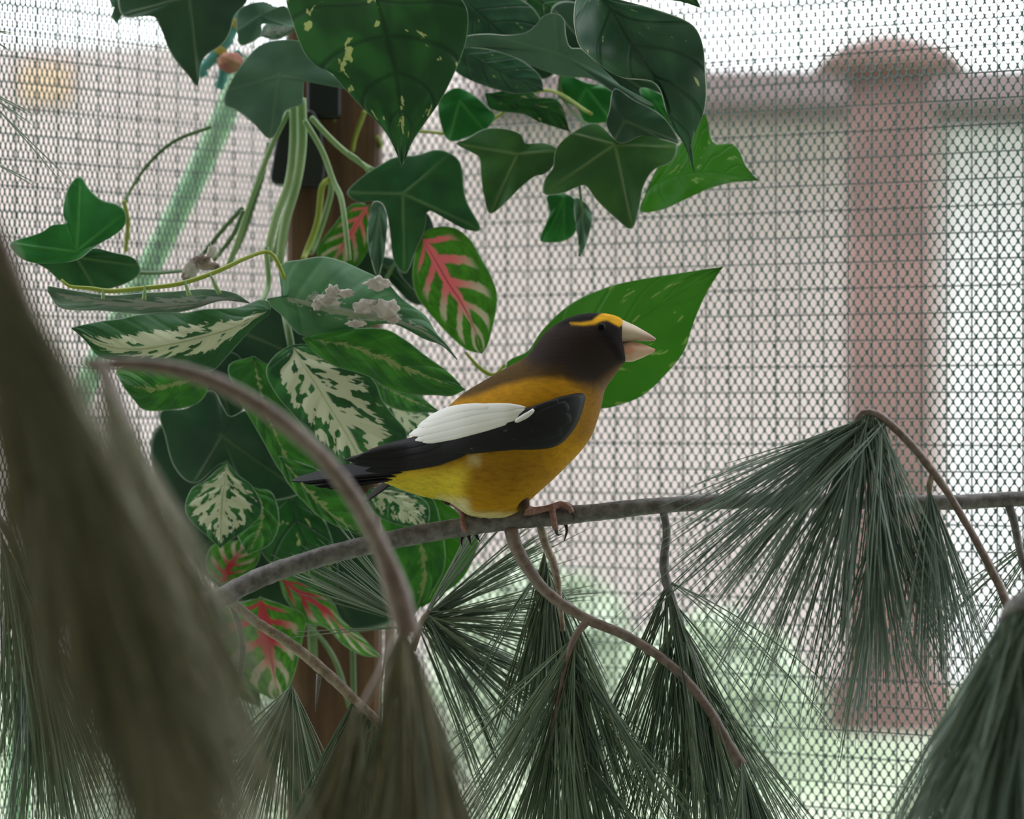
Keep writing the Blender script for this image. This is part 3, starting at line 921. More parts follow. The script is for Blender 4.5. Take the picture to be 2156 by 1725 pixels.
leaf_blade('E', [(1600, 900), (1650, 1150), (1740, 1400), (1850, 1620), (1960, 1800)], [(1600, 900), (1440, 960), (1500, 1150), (1640, 1400), (1780, 1640), (1960, 1800)],
           [(1600, 900), (1750, 1000), (1850, 1200), (1960, 1400), (2050, 1600), (1960, 1800)], 0.16, 0.15, 'dieff_green', dief, fold=0.2, seed=10)
leaf_blade('E', [(1420, 1120), (1300, 1300), (1180, 1500), (1080, 1700)], [(1420, 1120), (1180, 1200), (1040, 1350), (980, 1550), (1080, 1700)],
           [(1420, 1120), (1470, 1290), (1600, 1400), (1450, 1600), (1080, 1700)], 0.19, 0.18, 'ivy_deep', dief, fold=0.2, seed=11) if False else None
ivy_leaf('E', [(1330, 1110), (1400, 1210), (1450, 1280), (1550, 1240), (1640, 1250), (1690, 1400), (1790, 1590), (1900, 1760), (1600, 1800), (1430, 1570), (1230, 1700), (1100, 1600), (1040, 1400), (1010, 1250), (1180, 1225)],
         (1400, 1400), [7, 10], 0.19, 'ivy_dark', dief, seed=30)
leaf_blade('I', [(1430, 210), (1420, 330), (1400, 480), (1390, 760)], [(1430, 210), (1300, 330), (1200, 400), (1180, 560), (1390, 760)],
           [(1430, 210), (1500, 300), (1600, 385), (1640, 560), (1390, 760)], 0.15, 0.14, 'dieff', dief, fold=0.3, seed=12)
leaf_blade('I', [(1600, 380), (1650, 500), (1640, 640), (1560, 800)], [(1600, 380), (1500, 480), (1480, 640), (1560, 800)],
           [(1600, 380), (1720, 420), (1760, 600), (1700, 740), (1560, 800)], 0.17, 0.15, 'dieff_green', dief, fold=0.3, seed=13)
leaf_blade('H', [(-40, 480), (60, 600), (180, 740), (330, 880), (520, 1000)], [(-40, 480), (0, 620), (110, 760), (260, 890), (520, 1000)],
           [(-40, 480), (200, 560), (420, 680), (560, 850), (520, 1000)], 0.13, 0.11, 'dieff_green', dief, fold=0.2, seed=14)
leaf_blade('H', [(540, 680), (700, 760), (820, 860), (900, 960)], [(540, 680), (500, 760), (620, 880), (900, 960)],
           [(540, 680), (720, 690), (900, 780), (900, 960)], 0.17, 0.15, 'dieff', dief, fold=0.2, seed=15)
leaf_blade('H', [(640, 660), (780, 830), (860, 1050), (880, 1300), (800, 1500)], [(640, 660), (600, 850), (640, 1100), (700, 1350), (800, 1500)],
           [(640, 660), (900, 720), (980, 900), (1000, 1200), (800, 1500)], 0.2, 0.2, 'dieff_green', dief, fold=0.2, seed=16)
leaf_blade('H', [(940, 720), (1000, 900), (1010, 1080), (960, 1250), (860, 1440)], [(940, 720), (880, 900), (850, 1150), (840, 1350), (860, 1440)],
           [(940, 720), (1120, 860), (1220, 1000), (1120, 1250), (860, 1440)], 0.22, 0.2, 'pothos_lit', dief, fold=0.2, seed=17)
leaf_blade('H', [(0, 640), (80, 900), (200, 1150), (330, 1400)], [(0, 640), (-200, 850), (-100, 1150), (330, 1400)],
           [(0, 640), (230, 850), (330, 1150), (330, 1400)], 0.24, 0.22, 'pothos', dief, fold=0.2, seed=18)
# backmost dark leaves that close the middle of the plant
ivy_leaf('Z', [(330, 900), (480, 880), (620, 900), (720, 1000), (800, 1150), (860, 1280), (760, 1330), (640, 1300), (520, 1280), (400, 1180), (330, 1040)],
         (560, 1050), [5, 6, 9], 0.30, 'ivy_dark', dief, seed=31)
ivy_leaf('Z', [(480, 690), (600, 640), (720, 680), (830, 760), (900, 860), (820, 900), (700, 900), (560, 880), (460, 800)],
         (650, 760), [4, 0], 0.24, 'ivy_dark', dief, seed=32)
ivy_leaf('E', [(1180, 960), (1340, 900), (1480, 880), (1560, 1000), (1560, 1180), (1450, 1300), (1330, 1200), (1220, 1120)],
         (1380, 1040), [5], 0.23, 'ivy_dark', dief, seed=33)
# vine with stubs on the folded leaf
vs = [(a, b, y) for (a, b), y in zip(Q('E', [(385, 415), (440, 458), (560, 470), (700, 488), (900, 470), (1100, 448), (1250, 408), (1400, 350), (1550, 280), (1680, 240), (1740, 290), (1795, 410)]),
                                     [0.05, 0.05, 0.05, 0.05, 0.05, 0.05, 0.055, 0.06, 0.07, 0.08, 0.08, 0.085])]
st = tube('stem', vs, [3, 5, 5, 5, 5, 4, 5], M['stem_yellow'], dief, 8, 50)
for a, b, c, d in [((650, 480), (648, 540), 7, 0.048), ((915, 460), (908, 545), 9, 0.048), ((1165, 430), (1195, 520), 9, 0.05), ((1325, 390), (1385, 505), 9, 0.055)]:
    (ax_, ay_), (bx_, by_) = Q('E', [a, b])
    tube('stub', [(ax_, ay_ - 4, d), ((ax_ + bx_) / 2, (ay_ + by_) / 2, d), (bx_, by_, d)], [1.2, c * 0.45, c * 0.62], M['stem_pale'], dief, 8, 10)
tube('stem', [(560, 520, 0.12), (565, 600, 0.12), (545, 640, 0.1), (520, 650, 0.09)], [6, 6, 5], M['stem_pale'], dief, 8, 16)
tube('stem', [(600, 660, 0.18), (615, 740, 0.17), (640, 900, 0.22), (660, 1400, 0.30)], [8, 8, 10], M['stem_dark'], dief, 8, 24)

# --- caladium
cal = thing('caladium_plant', P(740, 1250, 0.3), 'artificial caladium with pink-veined green leaves beside the post', 'plant')
leaf_blade('F', [(1310, 150), (1400, 300), (1480, 440), (1560, 560), (1640, 720), (1690, 882)],
           [(1310, 150), (1270, 250), (1253, 400), (1280, 520), (1350, 615), (1440, 720), (1520, 800), (1600, 862), (1690, 882)],
           [(1310, 150), (1340, 105), (1430, 82), (1530, 95), (1620, 170), (1690, 290), (1750, 400), (1787, 510), (1778, 620), (1752, 740), (1722, 840), (1690, 882)],
           0.20, 0.18, 'caladium', cal, fold=0.12, ns=40, nt=12, seed=2)
leaf_blade('B', [(830, 1290), (760, 1400), (660, 1560), (560, 1720)], [(830, 1290), (720, 1290), (600, 1430), (500, 1580), (560, 1720)],
           [(830, 1290), (860, 1450), (800, 1620), (700, 1720), (560, 1720)], 0.28, 0.3, 'caladium', cal, fold=0.1, seed=3)
leaf_blade('K', [(1640, 330), (1670, 450), (1700, 640), (1730, 820), (1750, 985)],
           [(1640, 330), (1480, 370), (1290, 440), (1270, 560), (1340, 720), (1480, 830), (1600, 910), (1750, 985)],
           [(1640, 330), (1800, 380), (1925, 450), (1905, 600), (1870, 760), (1820, 900), (1750, 985)],
           0.22, 0.24, 'caladium_red', cal, fold=0.12, ns=40, nt=12, seed=4)
leaf_blade('L', [(560, 200), (700, 300), (850, 400), (960, 520), (1080, 620), (1205, 705)],
           [(560, 200), (600, 330), (720, 480), (860, 520), (960, 620), (1080, 690), (1205, 705)],
           [(560, 200), (700, 215), (880, 330), (960, 470), (1070, 560), (1205, 705)],
           0.25, 0.2, 'caladium_red', cal, fold=0.2, seed=5)
leaf_blade('K', [(1400, 250), (1440, 150), (1500, 60), (1560, -40)], [(1400, 250), (1300, 150), (1340, 0), (1560, -40)],
           [(1400, 250), (1560, 180), (1640, 60), (1560, -40)], 0.26, 0.26, 'caladium_red', cal, fold=0.2, seed=6)
leaf_blade('K', [(1290, 420), (1350, 600), (1450, 800), (1640, 1020)], [(1290, 420), (1200, 600), (1300, 850), (1640, 1020)],
           [(1290, 420), (1450, 560), (1620, 800), (1640, 1020)], 0.28, 0.27, 'dieff_green', cal, fold=0.2, seed=7)
tube('stem', [(740, 1500, 0.32), (700, 1380, 0.3), (630, 1300, 0.26), (548, 1260, 0.22)], [6, 5, 4], M['stem_dark'], cal, 8, 20)
tube('stem', [(890, 498, 0.2), (860, 520, 0.25), (800, 620, 0.3), (740, 900, 0.33), (745, 1500, 0.33)], [4, 5, 6], M['stem_dark'], cal, 8, 30)
tube('stem', [(980, 742, 0.19), (1010, 775, 0.19), (1040, 790, 0.19), (1062, 770, 0.16)], [3, 5, 4], M['stem_yellow'], cal, 8, 16)

# --- large leaf behind the bird's head
bl = thing('arrow_leaf', P(1090, 800, 0.14), 'large bright green leaf with cream flecks behind the bird head', 'leaf')
leaf_blade('Z', [(1070, 800), (1150, 770), (1240, 735), (1330, 685), (1420, 625), (1522, 562)],
           [(1070, 800), (1068, 762), (1110, 741), (1126, 718), (1143, 694), (1173, 663), (1204, 639), (1235, 622), (1265, 610), (1294, 600), (1340, 590), (1400, 580), (1522, 562)],
           [(1070, 800), (1120, 850), (1200, 868), (1262, 861), (1290, 857), (1350, 835), (1400, 790), (1440, 740), (1460, 680), (1490, 612), (1522, 562)],
           0.14, 0.10, 'pothos_lit', bl, fold=0.18, wave=0.002, ns=44, nt=12, seed=8)
tube('stem', [(1075, 800, 0.14), (1040, 830, 0.15), (1000, 900, 0.2), (960, 1000, 0.26), (900, 1200, 0.3)], [5, 5, 5], M['stem_dark'], bl, 8, 20)


# ------------------------------------------------------------------ rope, pole, husks
M['rope_teal'] = simple('teal_fabric', (0.10, 0.32, 0.30), 0.9, 0.1, c2=(0.16, 0.42, 0.38), scale=120)
M['rope_pink'] = simple('pink_fabric', (0.42, 0.16, 0.16), 0.9, 0.1, c2=(0.5, 0.27, 0.18), scale=120)
M['rope_yellow'] = simple('yellow_fabric', (0.48, 0.42, 0.12), 0.9, 0.1)
rope = thing('fabric_rope', P(505, 40, 0.3), 'teal fabric rope with yellow bands and pink knot at the upper leaves', 'rope')
tube('cord', [(a, b, 0.30) for a, b in Q('A', [(1510, 80), (1460, 190), (1390, 310), (1310, 400), (1275, 440), (1290, 480)])], [12, 13, 12, 9], M['rope_teal'], rope, 10, 30, 0.12, 3)
tube('cord', [(a, b, 0.31) for a, b in Q('A', [(1520, 330), (1430, 420), (1400, 500), (1380, 560)])], [10, 12, 9], M['rope_teal'], rope, 10, 20, 0.12, 4)
for (a, b), r in zip(Q('A', [(1480, 150), (1385, 320)]), (14, 14)):
    tube('band', [(a + 5, b - 8, 0.30), (a, b, 0.30), (a - 5, b + 7, 0.30)], [r, r, r], M['rope_yellow'], rope, 10, 6)
kn = P(484, 132, 0.18)
V, Fc = [], []
bm = bmesh.new()
bmesh.ops.create_icosphere(bm, subdivisions=3, radius=1.0)
for v in bm.verts:
    n_ = 1 + 0.18 * math.sin(v.co.x * 7 + v.co.z * 5) * math.cos(v.co.y * 6)
    v.co = Vector((v.co.x * 0.0062 * n_, v.co.y * 0.005 * n_, v.co.z * 0.0050 * n_)) + kn
V = [v.co.copy() for v in bm.verts]
Fc = [[v.index for v in f.verts] for f in bm.faces]
bm.free()
mesh_obj('knot', V, Fc, M['rope_pink'], rope)

M['hose'] = simple('green_hose', (0.30, 0.55, 0.32), 0.5, 0.4, c2=(0.40, 0.62, 0.36), scale=25)
o = tube('green_pole', [(520, 120, 0.75), (455, 285, 0.75), (390, 415, 0.75), (320, 550, 0.75), (240, 700, 0.75), (140, 900, 0.75), (60, 1300, 0.75), (20, 2400, 0.75), (20, 4050, 0.75)], [26, 26, 26], M['hose'], None, 12, 30)
tag(o, 'thick pale green pole slanting behind the oblique netting', 'pole')

M['husk'] = simple('dry_husk', (0.48, 0.43, 0.42), 0.8, 0.2, c2=(0.68, 0.62, 0.60), scale=160)
M['husk_brown'] = simple('dry_husk_brown', (0.16, 0.11, 0.09), 0.8, 0.2, c2=(0.42, 0.35, 0.32), scale=160)


def husk(px, py, y, w, h, seed, label, mat='husk', grp='dry husks on the leaf'):
    y = sy(y)
    r = random.Random(seed)
    bm = bmesh.new()
    bmesh.ops.create_icosphere(bm, subdivisions=3, radius=1.0)
    k = (D0 + y) / F
    f1, f2, f3 = r.uniform(2.5, 4.5), r.uniform(2.5, 4.5), r.uniform(3, 6)
    c = P(px, py, y)
    for v in bm.verts:
        q = v.co.copy()
        n_ = 1 + 0.34 * math.sin(q.x * f1 * 2.2 + seed) * math.sin(q.z * f2 * 1.8 + seed) + 0.22 * abs(math.sin(q.y * f3 + q.x * 3)) + r.uniform(-0.05, 0.05)
        v.co = Vector((q.x * w * k * n_ / 2, q.y * w * 0.35 * k * n_ / 2, q.z * h * k * n_ / 2)) + c
    V = [v.co.copy() for v in bm.verts]
    Fc = [[v.index for v in f.verts] for f in bm.faces]
    bm.free()
    o = mesh_obj('seed_husk', V, Fc, M[mat], None)
    tag(o, label, 'husk', grp)


for i, (a, b, w, h) in enumerate([(795, 598, 46, 26), (690, 632, 44, 22), (770, 645, 46, 26), (812, 652, 46, 36), (750, 682, 40, 14), (728, 618, 30, 16), (700, 615, 24, 26), (828, 672, 26, 20), (668, 640, 18, 24)]):
    husk(a, b, 0.082, w, h, i + 1, 'small crumpled pale husk lying on the broad grey-green leaf')
for i, (a, b, w, h, m) in enumerate([(425, 552, 34, 26, 'husk_brown'), (402, 568, 28, 40, 'husk'), (446, 530, 18, 26, 'husk'), (440, 560, 40, 16, 'husk_brown'), (392, 582, 20, 22, 'husk_brown')]):
    husk(a, b, 0.16, w, h, 20 + i, 'small dry brown and white husk caught on the vine below the stems', m, 'dry husks on the vine')


# ------------------------------------------------------------------ pine branches
def needles(name, parent, specs, mat, seed, width=0.00036, segs=6):
    """specs: list of dict(base=[(px,py,y)...], dirs=[(deg_lo,deg_hi)], len=(a,b) metres, n=fascicles, dep=depth spread, droop)"""
    r = random.Random(seed)
    V, Fc, A = [], [], []
    for sp in specs:
        base = [P(*b) for b in sp['base']]
        for _ in range(sp['n']):
            u = r.random() * (len(base) - 1) if len(base) > 1 else 0
            i = min(int(u), len(base) - 2) if len(base) > 1 else 0
            b0 = base[i].lerp(base[i + 1], u - i) if len(base) > 1 else base[0]
            lo, hi = sp['dirs']
            if sp.get('bell', True):
                ang = (lo + hi) / 2 + (hi - lo) / 2 * (r.random() + r.random() - 1) * 1.15
            else:
                ang = r.uniform(lo, hi)
            dep = r.gauss(sp.get('dmean', 0.0), sp.get('dep', 0.35))
            L0 = r.uniform(*sp['len'])
            shade0 = r.random()
            for _k in range(sp.get('k', 4)):
                a = math.radians(ang + r.gauss(0, 2.2))
                d = Vector((math.cos(a), dep + r.gauss(0, 0.05), math.sin(a))).normalized()
                L = L0 * r.uniform(0.9, 1.05)
                g_ = sp.get('droop', 0.12) * r.uniform(0.5, 1.3)
                side = Vector((r.gauss(0, 1), r.gauss(0, 1), r.gauss(0, 1))) * L * 0.03
                n0 = len(V)
                prevp = None
                pts = []
                for s in range(segs + 1):
                    q = s / segs
                    pts.append(b0 + d * L * q + Vector((0, 0, -1)) * g_ * L * q * q + side * q * q)
                wv = d.cross(Vector((0, 0, 1)) if abs(d.z) < 0.9 else Vector((0, 1, 0))).normalized()
                wu = d.cross(wv).normalized()
                sh = min(1, max(0, shade0 * 0.7 + r.random() * 0.3))
                for s, p in enumerate(pts):
                    q = s / segs
                    ww = width * sp.get('w', 1.0) * (1.0 - 0.75 * max(0, (q - 0.75) / 0.25)) * (0.75 + 0.25 * min(1, q * 6))
                    for th in (0.3, 2.39, 4.49):
                        V.append(p + wv * math.cos(th) * ww + wu * math.sin(th) * ww)
                        A.append(sh)
                for s in range(segs):
                    for e in range(3):
                        e2 = (e + 1) % 3
                        Fc.append((n0 + s * 3 + e, n0 + s * 3 + e2, n0 + (s + 1) * 3 + e2, n0 + (s + 1) * 3 + e))
    o = big_mesh_obj(name, V, Fc, M[mat], parent)
    at = o.data.attributes.new('shade', 'FLOAT', 'POINT')
    at.data.foreach_set('value', np.array(A, np.float32))
    o['kind'] = 'stuff'
    return o


perch = thing('pine_branch', P(480, 1250, 0), 'long grey pine branch gripped by the bird, with hanging needle tufts', 'branch')
tube('stem', [(150, 1440, -0.04), (320, 1350, -0.02), (500, 1240, 0), (620, 1190, 0), (760, 1152, 0), (900, 1122, 0), (1060, 1098, 0), (1200, 1085, 0), (1400, 1064, 0.0), (1600, 1054, 0.005), (1800, 1057, 0.01), (2000, 1058, 0.015), (2080, 1054, 0.02), (2230, 1046, 0.02)],
     [26, 24, 22, 21, 20, 20, 20, 19, 17, 16.5, 16, 16, 16, 16], M['bark'], perch, 14, 150, 0.10, 5)
tube('twig', [(1075, 1110, 0), (1090, 1160, -0.002), (1135, 1230, -0.004), (1180, 1270, -0.006), (1245, 1308, -0.01), (1330, 1345, -0.012), (1420, 1408, -0.016), (1490, 1490, -0.02), (1535, 1570, -0.024), (1562, 1612, -0.026)],
     [15, 13, 12, 11, 11, 10, 10, 10, 10, 13], M['bark_red'], perch, 10, 60, 0.12, 6)
tube('twig', [(1240, 1305, -0.01), (1215, 1335, -0.012), (1195, 1385, -0.014), (1170, 1500, -0.015), (1150, 1600, -0.015)], [9, 7, 5, 5, 3], M['bark_red'], perch, 8, 30, 0.12, 7)
tube('twig', [(1134, 1094, 0.01), (1150, 1150, 0.02), (1168, 1195, 0.02), (1178, 1260, 0.02), (1185, 1330, 0.02)], [8, 9, 8, 6, 5], M['bark_pale'], perch, 8, 40, 0.25, 8)
tube('twig', [(1396, 1072, 0), (1404, 1120, 0), (1398, 1180, 0), (1402, 1220, 0), (1420, 1280, 0), (1445, 1345, 0), (1480, 1440, 0), (1510, 1540, 0)], [8, 9, 10, 9, 7, 6, 5, 4], M['bark'], perch, 8, 44, 0.2, 9)
tube('twig', [(2122, 1055, 0.02), (2135, 1100, 0.02), (2156, 1190, 0.02), (2200, 1300, 0.02)], [9, 8, 7], M['bark'], perch, 8, 20, 0.15, 10)
needles('needle_tuft', perch, [dict(base=[(1145, 1160, 0.02), (1180, 1300, 0.02)], dirs=(240, 300), len=(0.055, 0.085), n=44, dep=0.25, dmean=0.12)], 'needle', 11)
needles('needle_tuft', perch, [dict(base=[(1222, 1325, -0.012), (1190, 1400, -0.014), (1160, 1540, -0.015)], dirs=(225, 312), len=(0.070, 0.110), n=92, dep=0.28)], 'needle', 12)
needles('needle_tuft', perch, [dict(base=[(1402, 1215, 0), (1445, 1345, 0), (1500, 1500, 0)], dirs=(240, 312), len=(0.075, 0.115), n=80, dep=0.25),
                               dict(base=[(1404, 1222, 0)], dirs=(318, 336), len=(0.08, 0.10), n=2, dep=0.05, droop=0.35, k=2)], 'needle', 13)
needles('needle_tuft', perch, [dict(base=[(1560, 1595, -0.026), (1568, 1625, -0.03)], dirs=(245, 298), len=(0.07, 0.1), n=45, dep=0.5, dmean=-0.5)], 'needle', 14)

# lower twig at the left end of the perch
low = perch
tube('twig', [(470, 1255, 0), (540, 1310, 0), (610, 1355, 0), (690, 1420, 0.0), (740, 1468, 0), (800, 1525, 0), (835, 1590, 0)], [9, 11, 11, 12, 11, 8, 6], M['bark_pale'], low, 10, 50, 0.15, 15)
tube('twig', [(485, 1270, 0.0), (503, 1320, 0), (510, 1370, 0), (502, 1430, 0), (480, 1490, 0)], [6, 7, 8, 7, 4], M['bark'], low, 8, 24, 0.15, 16)
tube('twig', [(672, 1420, 0), (668, 1460, 0), (664, 1500, 0)], [6, 3.5, 0.8], M['bark'], low, 8, 10, 0.1, 17)
needles('needle_tuft', low, [dict(base=[(612, 1438, 0.02), (618, 1450, 0.02)], dirs=(225, 300), len=(0.05, 0.075), n=42, dep=0.3),
                             dict(base=[(735, 1470, 0), (800, 1540, 0)], dirs=(235, 275), len=(0.06, 0.09), n=48, dep=0.3)], 'needle', 18)

# side tuft behind the perch, radiating
sd = perch
tube('twig', [(868, 1370, 0.06), (880, 1330, 0.06), (892, 1300, 0.05), (905, 1285, 0.045)], [8, 8, 6, 3], M['bark_red'], sd, 8, 16, 0.15, 19)
needles('needle_tuft', sd, [dict(base=[(880, 1320, 0.055), (905, 1285, 0.045)], dirs=(-32, 62), len=(0.06, 0.088), n=24, dep=0.15, droop=0.05, bell=False),
                            dict(base=[(880, 1320, 0.055), (900, 1295, 0.045)], dirs=(-75, 5), len=(0.055, 0.085), n=26, dep=0.2, droop=0.1, bell=False),
                            dict(base=[(880, 1320, 0.055)], dirs=(115, 165), len=(0.045, 0.07), n=16, dep=0.25, droop=0.0, bell=False),
                            dict(base=[(880, 1320, 0.05)], dirs=(176, 184), len=(0.055, 0.062), n=1, dep=0.05, droop=0.0, k=2)], 'needle', 20)

# drooping tip on the right in front of the perch
rt = thing('pine_tip', P(2110, 1260, -0.06), 'drooping pine tip with a wide fan of long needles in front of the perch', 'branch')
tube('stem', [(2330, 1620, -0.08), (2220, 1450, -0.075), (2128, 1290, -0.07), (2105, 1235, -0.065), (2050, 1130, -0.06), (1990, 1030, -0.055), (1930, 950, -0.055), (1880, 898, -0.055), (1845, 872, -0.055), (1815, 868, -0.055), (1795, 895, -0.055)],
     [12, 12, 11, 11, 10, 9, 8, 8, 9, 9, 5], M['bark_red'], rt, 10, 60, 0.15, 21)
tube('twig', [(1962, 1000, -0.055), (1957, 1020, -0.055), (1956, 1045, -0.055)], [6, 7, 4], M['bark_pale'], rt, 8, 10, 0.15, 22)
needles('needle_tuft', rt, [dict(base=[(1870, 888, -0.055), (1830, 870, -0.055), (1795, 892, -0.055)], dirs=(206, 296), len=(0.075, 0.135), n=64, dep=0.3, droop=0.06, bell=False),
                            dict(base=[(1860, 885, -0.055), (1800, 885, -0.055)], dirs=(196, 235), len=(0.07, 0.10), n=18, dep=0.2, droop=0.06, bell=False),
                            dict(base=[(1840, 900, -0.055), (1850, 1100, -0.055), (1850, 1180, -0.05)], dirs=(255, 298), len=(0.06, 0.09), n=34, dep=0.3, droop=0.05)], 'needle_blue', 23)
needles('needle_tuft', rt, [dict(base=[(1956, 1030, -0.055)], dirs=(255, 292), len=(0.05, 0.085), n=26, dep=0.25)], 'needle_blue', 24)

# thin bare needles at the right edge
rb = thing('pine_cluster', P(2150, 1260, -0.22), 'dark blurred pine needle cluster hanging beside the fan of needles', 'branch')
tube('stem', [(2260, 1180, -0.24), (2180, 1250, -0.23), (2130, 1285, -0.22), (2110, 1320, -0.22)], [26, 24, 22, 12], M['bark'], rb, 10, 24, 0.12, 25)
needles('needle_tuft', rb, [dict(base=[(2190, 1255, -0.23), (2110, 1300, -0.22)], dirs=(238, 285), len=(0.075, 0.12), n=150, dep=0.25, w=1.1),
                            dict(base=[(2230, 1230, -0.23), (2150, 1400, -0.22)], dirs=(236, 280), len=(0.075, 0.12), n=120, dep=0.25, w=1.1)], 'needle_blue', 26)
needles('needle_tuft', rb, [dict(base=[(2200, 1120, 0.03)], dirs=(205, 238), len=(0.05, 0.09), n=5, dep=0.1, k=2)], 'needle', 27)

# arching twig in front of the bird's tail
arc = thing('arching_twig', P(210, 770, -0.40), 'blurred reddish twig arching in front of the bird tail with drooping needles', 'twig')
tube('stem', [(190, 768, -0.40), (300, 768, -0.40), (400, 787, -0.40), (500, 828, -0.40), (600, 893, -0.40), (680, 965, -0.39), (745, 1050, -0.385), (800, 1150, -0.38), (830, 1230, -0.38), (850, 1300, -0.38), (860, 1340, -0.38)],
     [12, 14, 17, 18, 18, 18, 18, 18, 19, 28, 26], M['bark_red'], arc, 12, 60, 0.1, 28)
needles('needle_tuft', arc, [dict(base=[(842, 1290, -0.38), (862, 1350, -0.38), (890, 1420, -0.38)], dirs=(256, 290), len=(0.07, 0.10), n=72, dep=0.16, droop=0.05),
                             dict(base=[(870, 1400, -0.38)], dirs=(250, 298), len=(0.06, 0.09), n=36, dep=0.15, droop=0.05)], 'needle_olive', 29)
a2 = arc
tube('twig', [(850, 1320, -0.38), (800, 1420, -0.37), (755, 1500, -0.36)], [9, 8, 6], M['bark_red'], a2, 8, 14)
needles('needle_tuft', a2, [dict(base=[(745, 1490, -0.36), (770, 1530, -0.36)], dirs=(240, 268), len=(0.05, 0.085), n=60, dep=0.12, droop=0.05)], 'needle_olive', 30)

# heavy blurred foreground bough
fg = thing('foreground_bough', P(0, 420, -0.62), 'heavy blurred pine bough close to the camera with dense olive needles', 'branch')
tube('stem', [(-260, 250, -0.62), (-100, 380, -0.62), (0, 520, -0.62), (90, 760, -0.62), (160, 1000, -0.61), (240, 1200, -0.60), (330, 1400, -0.58)], [30, 28, 24, 20, 16, 12, 8], M['bark_red'], fg, 10, 30, 0.1, 31)
tube('twig', [(170, 760, -0.45), (215, 775, -0.45), (250, 840, -0.46), (290, 920, -0.48)], [8, 12, 10, 6], M['bark_red'], fg, 8, 16, 0.1, 32)
needles('needle_tuft', fg, [dict(base=[(-120, 360, -0.62), (-40, 470, -0.62), (20, 560, -0.62)], dirs=(276, 299), len=(0.08, 0.12), n=105, dep=0.16, droop=0.02),
                            dict(base=[(0, 540, -0.62), (60, 700, -0.62), (120, 900, -0.62)], dirs=(274, 300), len=(0.08, 0.115), n=140, dep=0.16, droop=0.02),
                            dict(base=[(120, 780, -0.62), (180, 950, -0.62), (230, 1150, -0.62)], dirs=(276, 298), len=(0.06, 0.10), n=105, dep=0.16, droop=0.02),
                            dict(base=[(150, 1000, -0.60), (240, 1200, -0.60), (330, 1400, -0.58)], dirs=(274, 296), len=(0.06, 0.10), n=90, dep=0.16, droop=0.02)], 'needle_olive', 33)
needles('needle_tuft', fg, [dict(base=[(200, 770, -0.5), (260, 900, -0.5), (330, 1150, -0.5)], dirs=(278, 300), len=(0.07, 0.11), n=75, dep=0.16, droop=0.02)], 'needle_olive', 34)
lt = thing('pine_spray', P(40, 1100, -0.05), 'fine pine needle spray in the lower corner behind the foreground bough', 'sprig')
tube('stem', [(-40, 1040, -0.05), (30, 1150, -0.05), (80, 1300, -0.05), (110, 1420, -0.05)], [9, 8, 6, 3], M['bark'], lt, 8, 16, 0.1, 35)
needles('needle_tuft', lt, [dict(base=[(0, 1120, -0.05), (50, 1260, -0.05), (100, 1420, -0.05)], dirs=(255, 300), len=(0.06, 0.095), n=90, dep=0.25)], 'needle', 36)
wp = thing('needle_wisp', P(-30, 190, -0.05), 'few thin dark needles crossing the netting above the ivy sprig', 'sprig')
tube('stem', [(-90, 150, -0.05), (-50, 190, -0.05), (-20, 215, -0.05)], [5, 5, 3], M['bark'], wp, 8, 10)
needles('needle_tuft', wp, [dict(base=[(-20, 215, -0.05)], dirs=(312, 326), len=(0.045, 0.05), n=1, dep=0.05, k=2, droop=0.03),
                            dict(base=[(-40, 330, -0.05)], dirs=(325, 345), len=(0.02, 0.03), n=1, dep=0.05, k=2),
                            dict(base=[(-60, 60, -0.05)], dirs=(335, 380), len=(0.015, 0.022), n=2, dep=0.05, k=2),
                            dict(base=[(-60, 180, -0.05)], dirs=(325, 355), len=(0.02, 0.03), n=2, dep=0.05, k=2)], 'needle', 37)


# ------------------------------------------------------------------ the bird
def inside(poly, X, Y):
    poly = np.array(poly)
    c = np.zeros(X.shape, bool)
    j = len(poly) - 1
    for i in range(len(poly)):
        xi, yi = poly[i]
        xj, yj = poly[j]
        cond = ((yi > Y) != (yj > Y)) & (X < (xj - xi) * (Y - yi) / (yj - yi + 1e-12) + xi)
        c ^= cond
        j = i
    return c


def sdf(poly, X, Y):
    poly = np.array(poly, float)
    d = np.full(X.shape, 1e9)
    for i in range(len(poly)):
        a, b = poly[i], poly[(i + 1) % len(poly)]
        ab = b - a
        u = np.clip(((X - a[0]) * ab[0] + (Y - a[1]) * ab[1]) / (ab @ ab + 1e-9), 0, 1)
        d = np.minimum(d, np.hypot(X - a[0] - u * ab[0], Y - a[1] - u * ab[1]))
    return np.where(inside(poly, X, Y), -d, d)


def soft(poly, X, Y, w):
    q = np.clip(0.5 - sdf(poly, X, Y) / (2 * w), 0, 1)
    return q * q * (3 - 2 * q)


S0 = D0 / F


def loft(stations, ns, nr, power=2.0, widen=1.0, lift=0.0):
    st = np.array([(a[0], a[1], b[0], b[1], w) for a, b, w in stations], float)
    c = catmull(st, ns)
    V = []
    for tx, ty, bx, by, w in c:
        cx, cy = (tx + bx) / 2, (ty + by) / 2
        axv = np.array([(tx - bx) / 2, (ty - by) / 2])
        axv = axv * (1 + lift)
        for k in range(nr):
            th = 2 * math.pi * k / nr
            co, si = math.cos(th), math.sin(th)
            co2 = math.copysign(abs(co) ** (2 / power), co)
            si2 = math.copysign(abs(si) ** (2 / power), si)
            V.append(((cx + axv[0] * co2), (cy + axv[1] * co2), w * widen * si2))
    Fc = []
    for i in range(ns - 1):
        for k in range(nr):
            k2 = (k + 1) % nr
            Fc.append((i * nr + k, i * nr + k2, (i + 1) * nr + k2, (i + 1) * nr + k))
    Fc.append(tuple(range(nr)))
    Fc.append(tuple((ns - 1) * nr + k for k in range(nr))[::-1])
    return np.array(V), Fc


